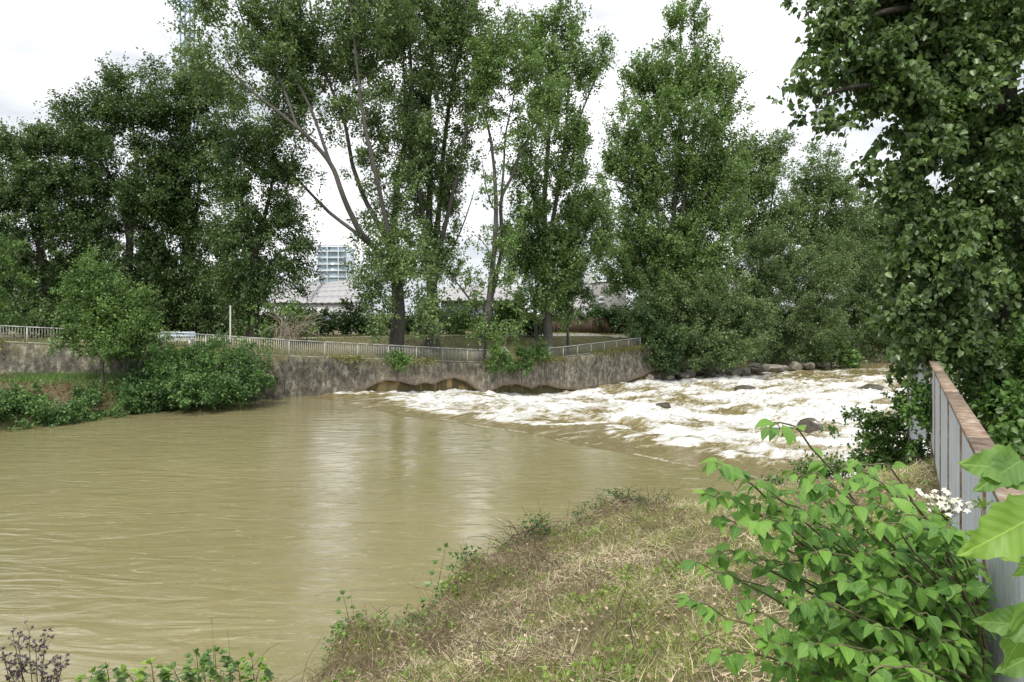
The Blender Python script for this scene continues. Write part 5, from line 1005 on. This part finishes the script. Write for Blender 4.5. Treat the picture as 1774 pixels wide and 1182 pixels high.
# individual plants at the edge
def shoot(label, basepx, tippx, d_, seed, n_=9, ls=.15, mat='shrub', name='bramble_shoot', bend=.0):
    rs_ = np.random.RandomState(seed); b_ = W(basepx[0], basepx[1], d_); t_ = W(tippx[0], tippx[1], d_-.1); root = thing(name, b_, label, 'plant')
    P = spline([b_, (b_+t_)/2+np.array([bend, 0, .02]), t_], 14); sm = MB(); sm.tubes(P, np.linspace(.007, .002, 14), 5); lp = []; ldv = []; lsz = []
    for i_ in range(n_):
        f = .12+.86*i_/(n_-1); j_ = f*13; c = P[int(j_)]; sgn = 1 if i_ % 2 else -1; dv = norm(np.array([sgn*.9, rs_.uniform(-.5, .5), .25])); e_ = c+dv*ls*.8*(1.1-.6*f); sm.tubes(np.stack([c, (c+e_)/2+[0, 0, .008], e_]), np.array([.0022, .0018, .0012]), 4)
        for q_ in (-1, 0, 1): lp.append(e_); ldv.append(norm(dv+np.array([0, q_*.9, -.15])+rs_.normal(size=3)*.15)); lsz.append(ls*(1.05-.55*f)*(1 if q_ == 0 else .8))
    for q_ in range(5): lp.append(P[-1]); ldv.append(norm(rs_.normal(size=3)+[0, 0, 1.5])); lsz.append(ls*.45)
    sm.build('stem', M_stem, root); m_ = MB(); m_.leaves(np.array(lp), np.array(ldv), rs_.normal(size=(len(lp), 3))*.4+[0, -.3, 1], np.array(lsz), T6, F6, rs_.uniform(size=len(lp)), 1.1); m_.build('leaves', ML[mat], root)
shoot('upright bramble shoot at the bank edge left of the black stick', (752, 1052), (772, 948), 9.6, 1)
shoot('small bramble shoot rising from the bank edge, lower centre-left', (612, 1112), (594, 1030), 8.4, 2, 8, .14)
shoot('yellow-leaved sprig beside the black stick', (900, 1010), (912, 985), 10.3, 3, 5, .09, 'yellow', 'yellow_sprig')
shoot('leafy sprig on the bank crest right of the black stick', (965, 960), (962, 915), 11.3, 4, 7, .09, 'weed')
shoot('pale sprig at the bank crest near the sky reflection', (1160, 890), (1158, 856), 12.6, 5, 7, .09, 'weed')
shoot('green shoot at the waterline left of the bank tip', (1045, 905), (1060, 870), 12.0, 6, 8, .1, 'shrub')
shoot('leafy nettle-like plant at the bottom edge left of centre', (375, 1185), (372, 1128), 6.9, 7, 16, .15, 'shrub', 'leafy_weed')
shoot('pale leafy weed at the bottom edge between the seed heads and the nettle', (250, 1215), (215, 1160), 6.6, 8, 12, .14, 'weed', 'leafy_weed')
shoot('broad weed at the bottom edge beside the leafy nettle', (320, 1210), (300, 1158), 6.6, 9, 13, .15, 'shrub', 'leafy_weed')
shoot('low green weed at the bottom left corner', (150, 1220), (160, 1165), 6.5, 10, 12, .14, 'weed', 'leafy_weed')
shoot('green weed clump left of the matted bank', (440, 1200), (450, 1155), 7.2, 11, 12, .13, 'shrub', 'leafy_weed')
for i_, (x_, h_) in enumerate(((185, 26), (262, 34), (340, 50), (352, 24), (412, 30), (436, 44))):
    shoot('low leafy weed in the row along the bottom edge left of the grassy bank', (x_+6, 1205), (x_, 1182-h_), 6.4+.08*(i_ % 4), 40+i_, 9, .13, ('shrub', 'weed')[i_ % 2], 'leafy_weed')
for o_ in bpy.data.objects:
    if o_.get('label') == 'low leafy weed in the row along the bottom edge left of the grassy bank': o_['group'] = 'leafy weeds along the bottom edge'
# tall grass stems
for (px, sd_, tp, lab) in ((398, 12, 1092, 'thin bare grass stem rising against the water'), (370, 13, 1072, 'thin seed-headed grass stem left of the bare one')):
    b_ = W(px, 1175, 6.9); t_ = W(px-4, tp, 6.85); g_ = thing('grass_stem', b_, lab, 'grass stem'); m_ = MB(); m_.tubes(spline([b_, (b_+t_)/2+[.01, 0, 0], t_], 9), np.linspace(.003, .0012, 9), 4)
    m_.leaves(np.repeat(t_[None], 8, 0)-np.outer(np.arange(8)*.008, [0, 0, 1]), rs.normal(size=(8, 3))*.5+[0, 0, 1], rs.normal(size=(8, 3)), .02, T4, F4, rs.uniform(size=8), .5); m_.build('stem', ML['weed'], g_)
# thistle-like seed heads bottom left
th = thing('thistle_plant', W(55, 1230, 5.6), 'branching thistle with small purplish dry seed heads in the bottom left corner', 'thistle')
sm = MB(); hd = MB(); rs = np.random.RandomState(17)
M_thistle = mat_leaf('purplish seed head', (.06, .045, .05), (.3, .24, .28), trans=.1, rough=.7)
for (bx, tx, ty) in ((50, 15, 1160), (80, 70, 1165), (60, 22, 1100), (62, 50, 1095), (66, 78, 1100), (85, 95, 1155), (30, 5, 1130), (70, 62, 1120), (88, 108, 1150), (45, 32, 1110)):
    b_ = W(bx, 1230, 5.6); t_ = W(tx, ty, 5.55+rs.uniform(-.15, .15)); P = spline([b_, (b_+t_)/2+rs.normal(size=3)*.01, t_], 12); sm.tubes(P, np.linspace(.005, .0022, 12), 5)
    for j_ in range(14):
        c = P[rs.randint(5, 12)]; e_ = c+np.array([rs.uniform(-.06, .06), rs.uniform(-.04, .04), rs.uniform(.02, .07)]); sm.tubes(np.stack([c, (c+e_)/2, e_]), np.array([.002, .0018, .0015]), 3)
        n = 11; hd = MB(); hd.leaves(np.repeat(e_[None], n, 0), norm(rs.normal(size=(n, 3))+[0, 0, .8]), rs.normal(size=(n, 3)), rs.uniform(.012, .03, n), T4, F4, rs.uniform(size=n), .8); hd.build('seed_head', M_thistle, th)
sm.build('stems', mat_simple('dark thistle stem', (.05, .05, .03), (.13, .13, .07), 20, .8), th)
print('all done')
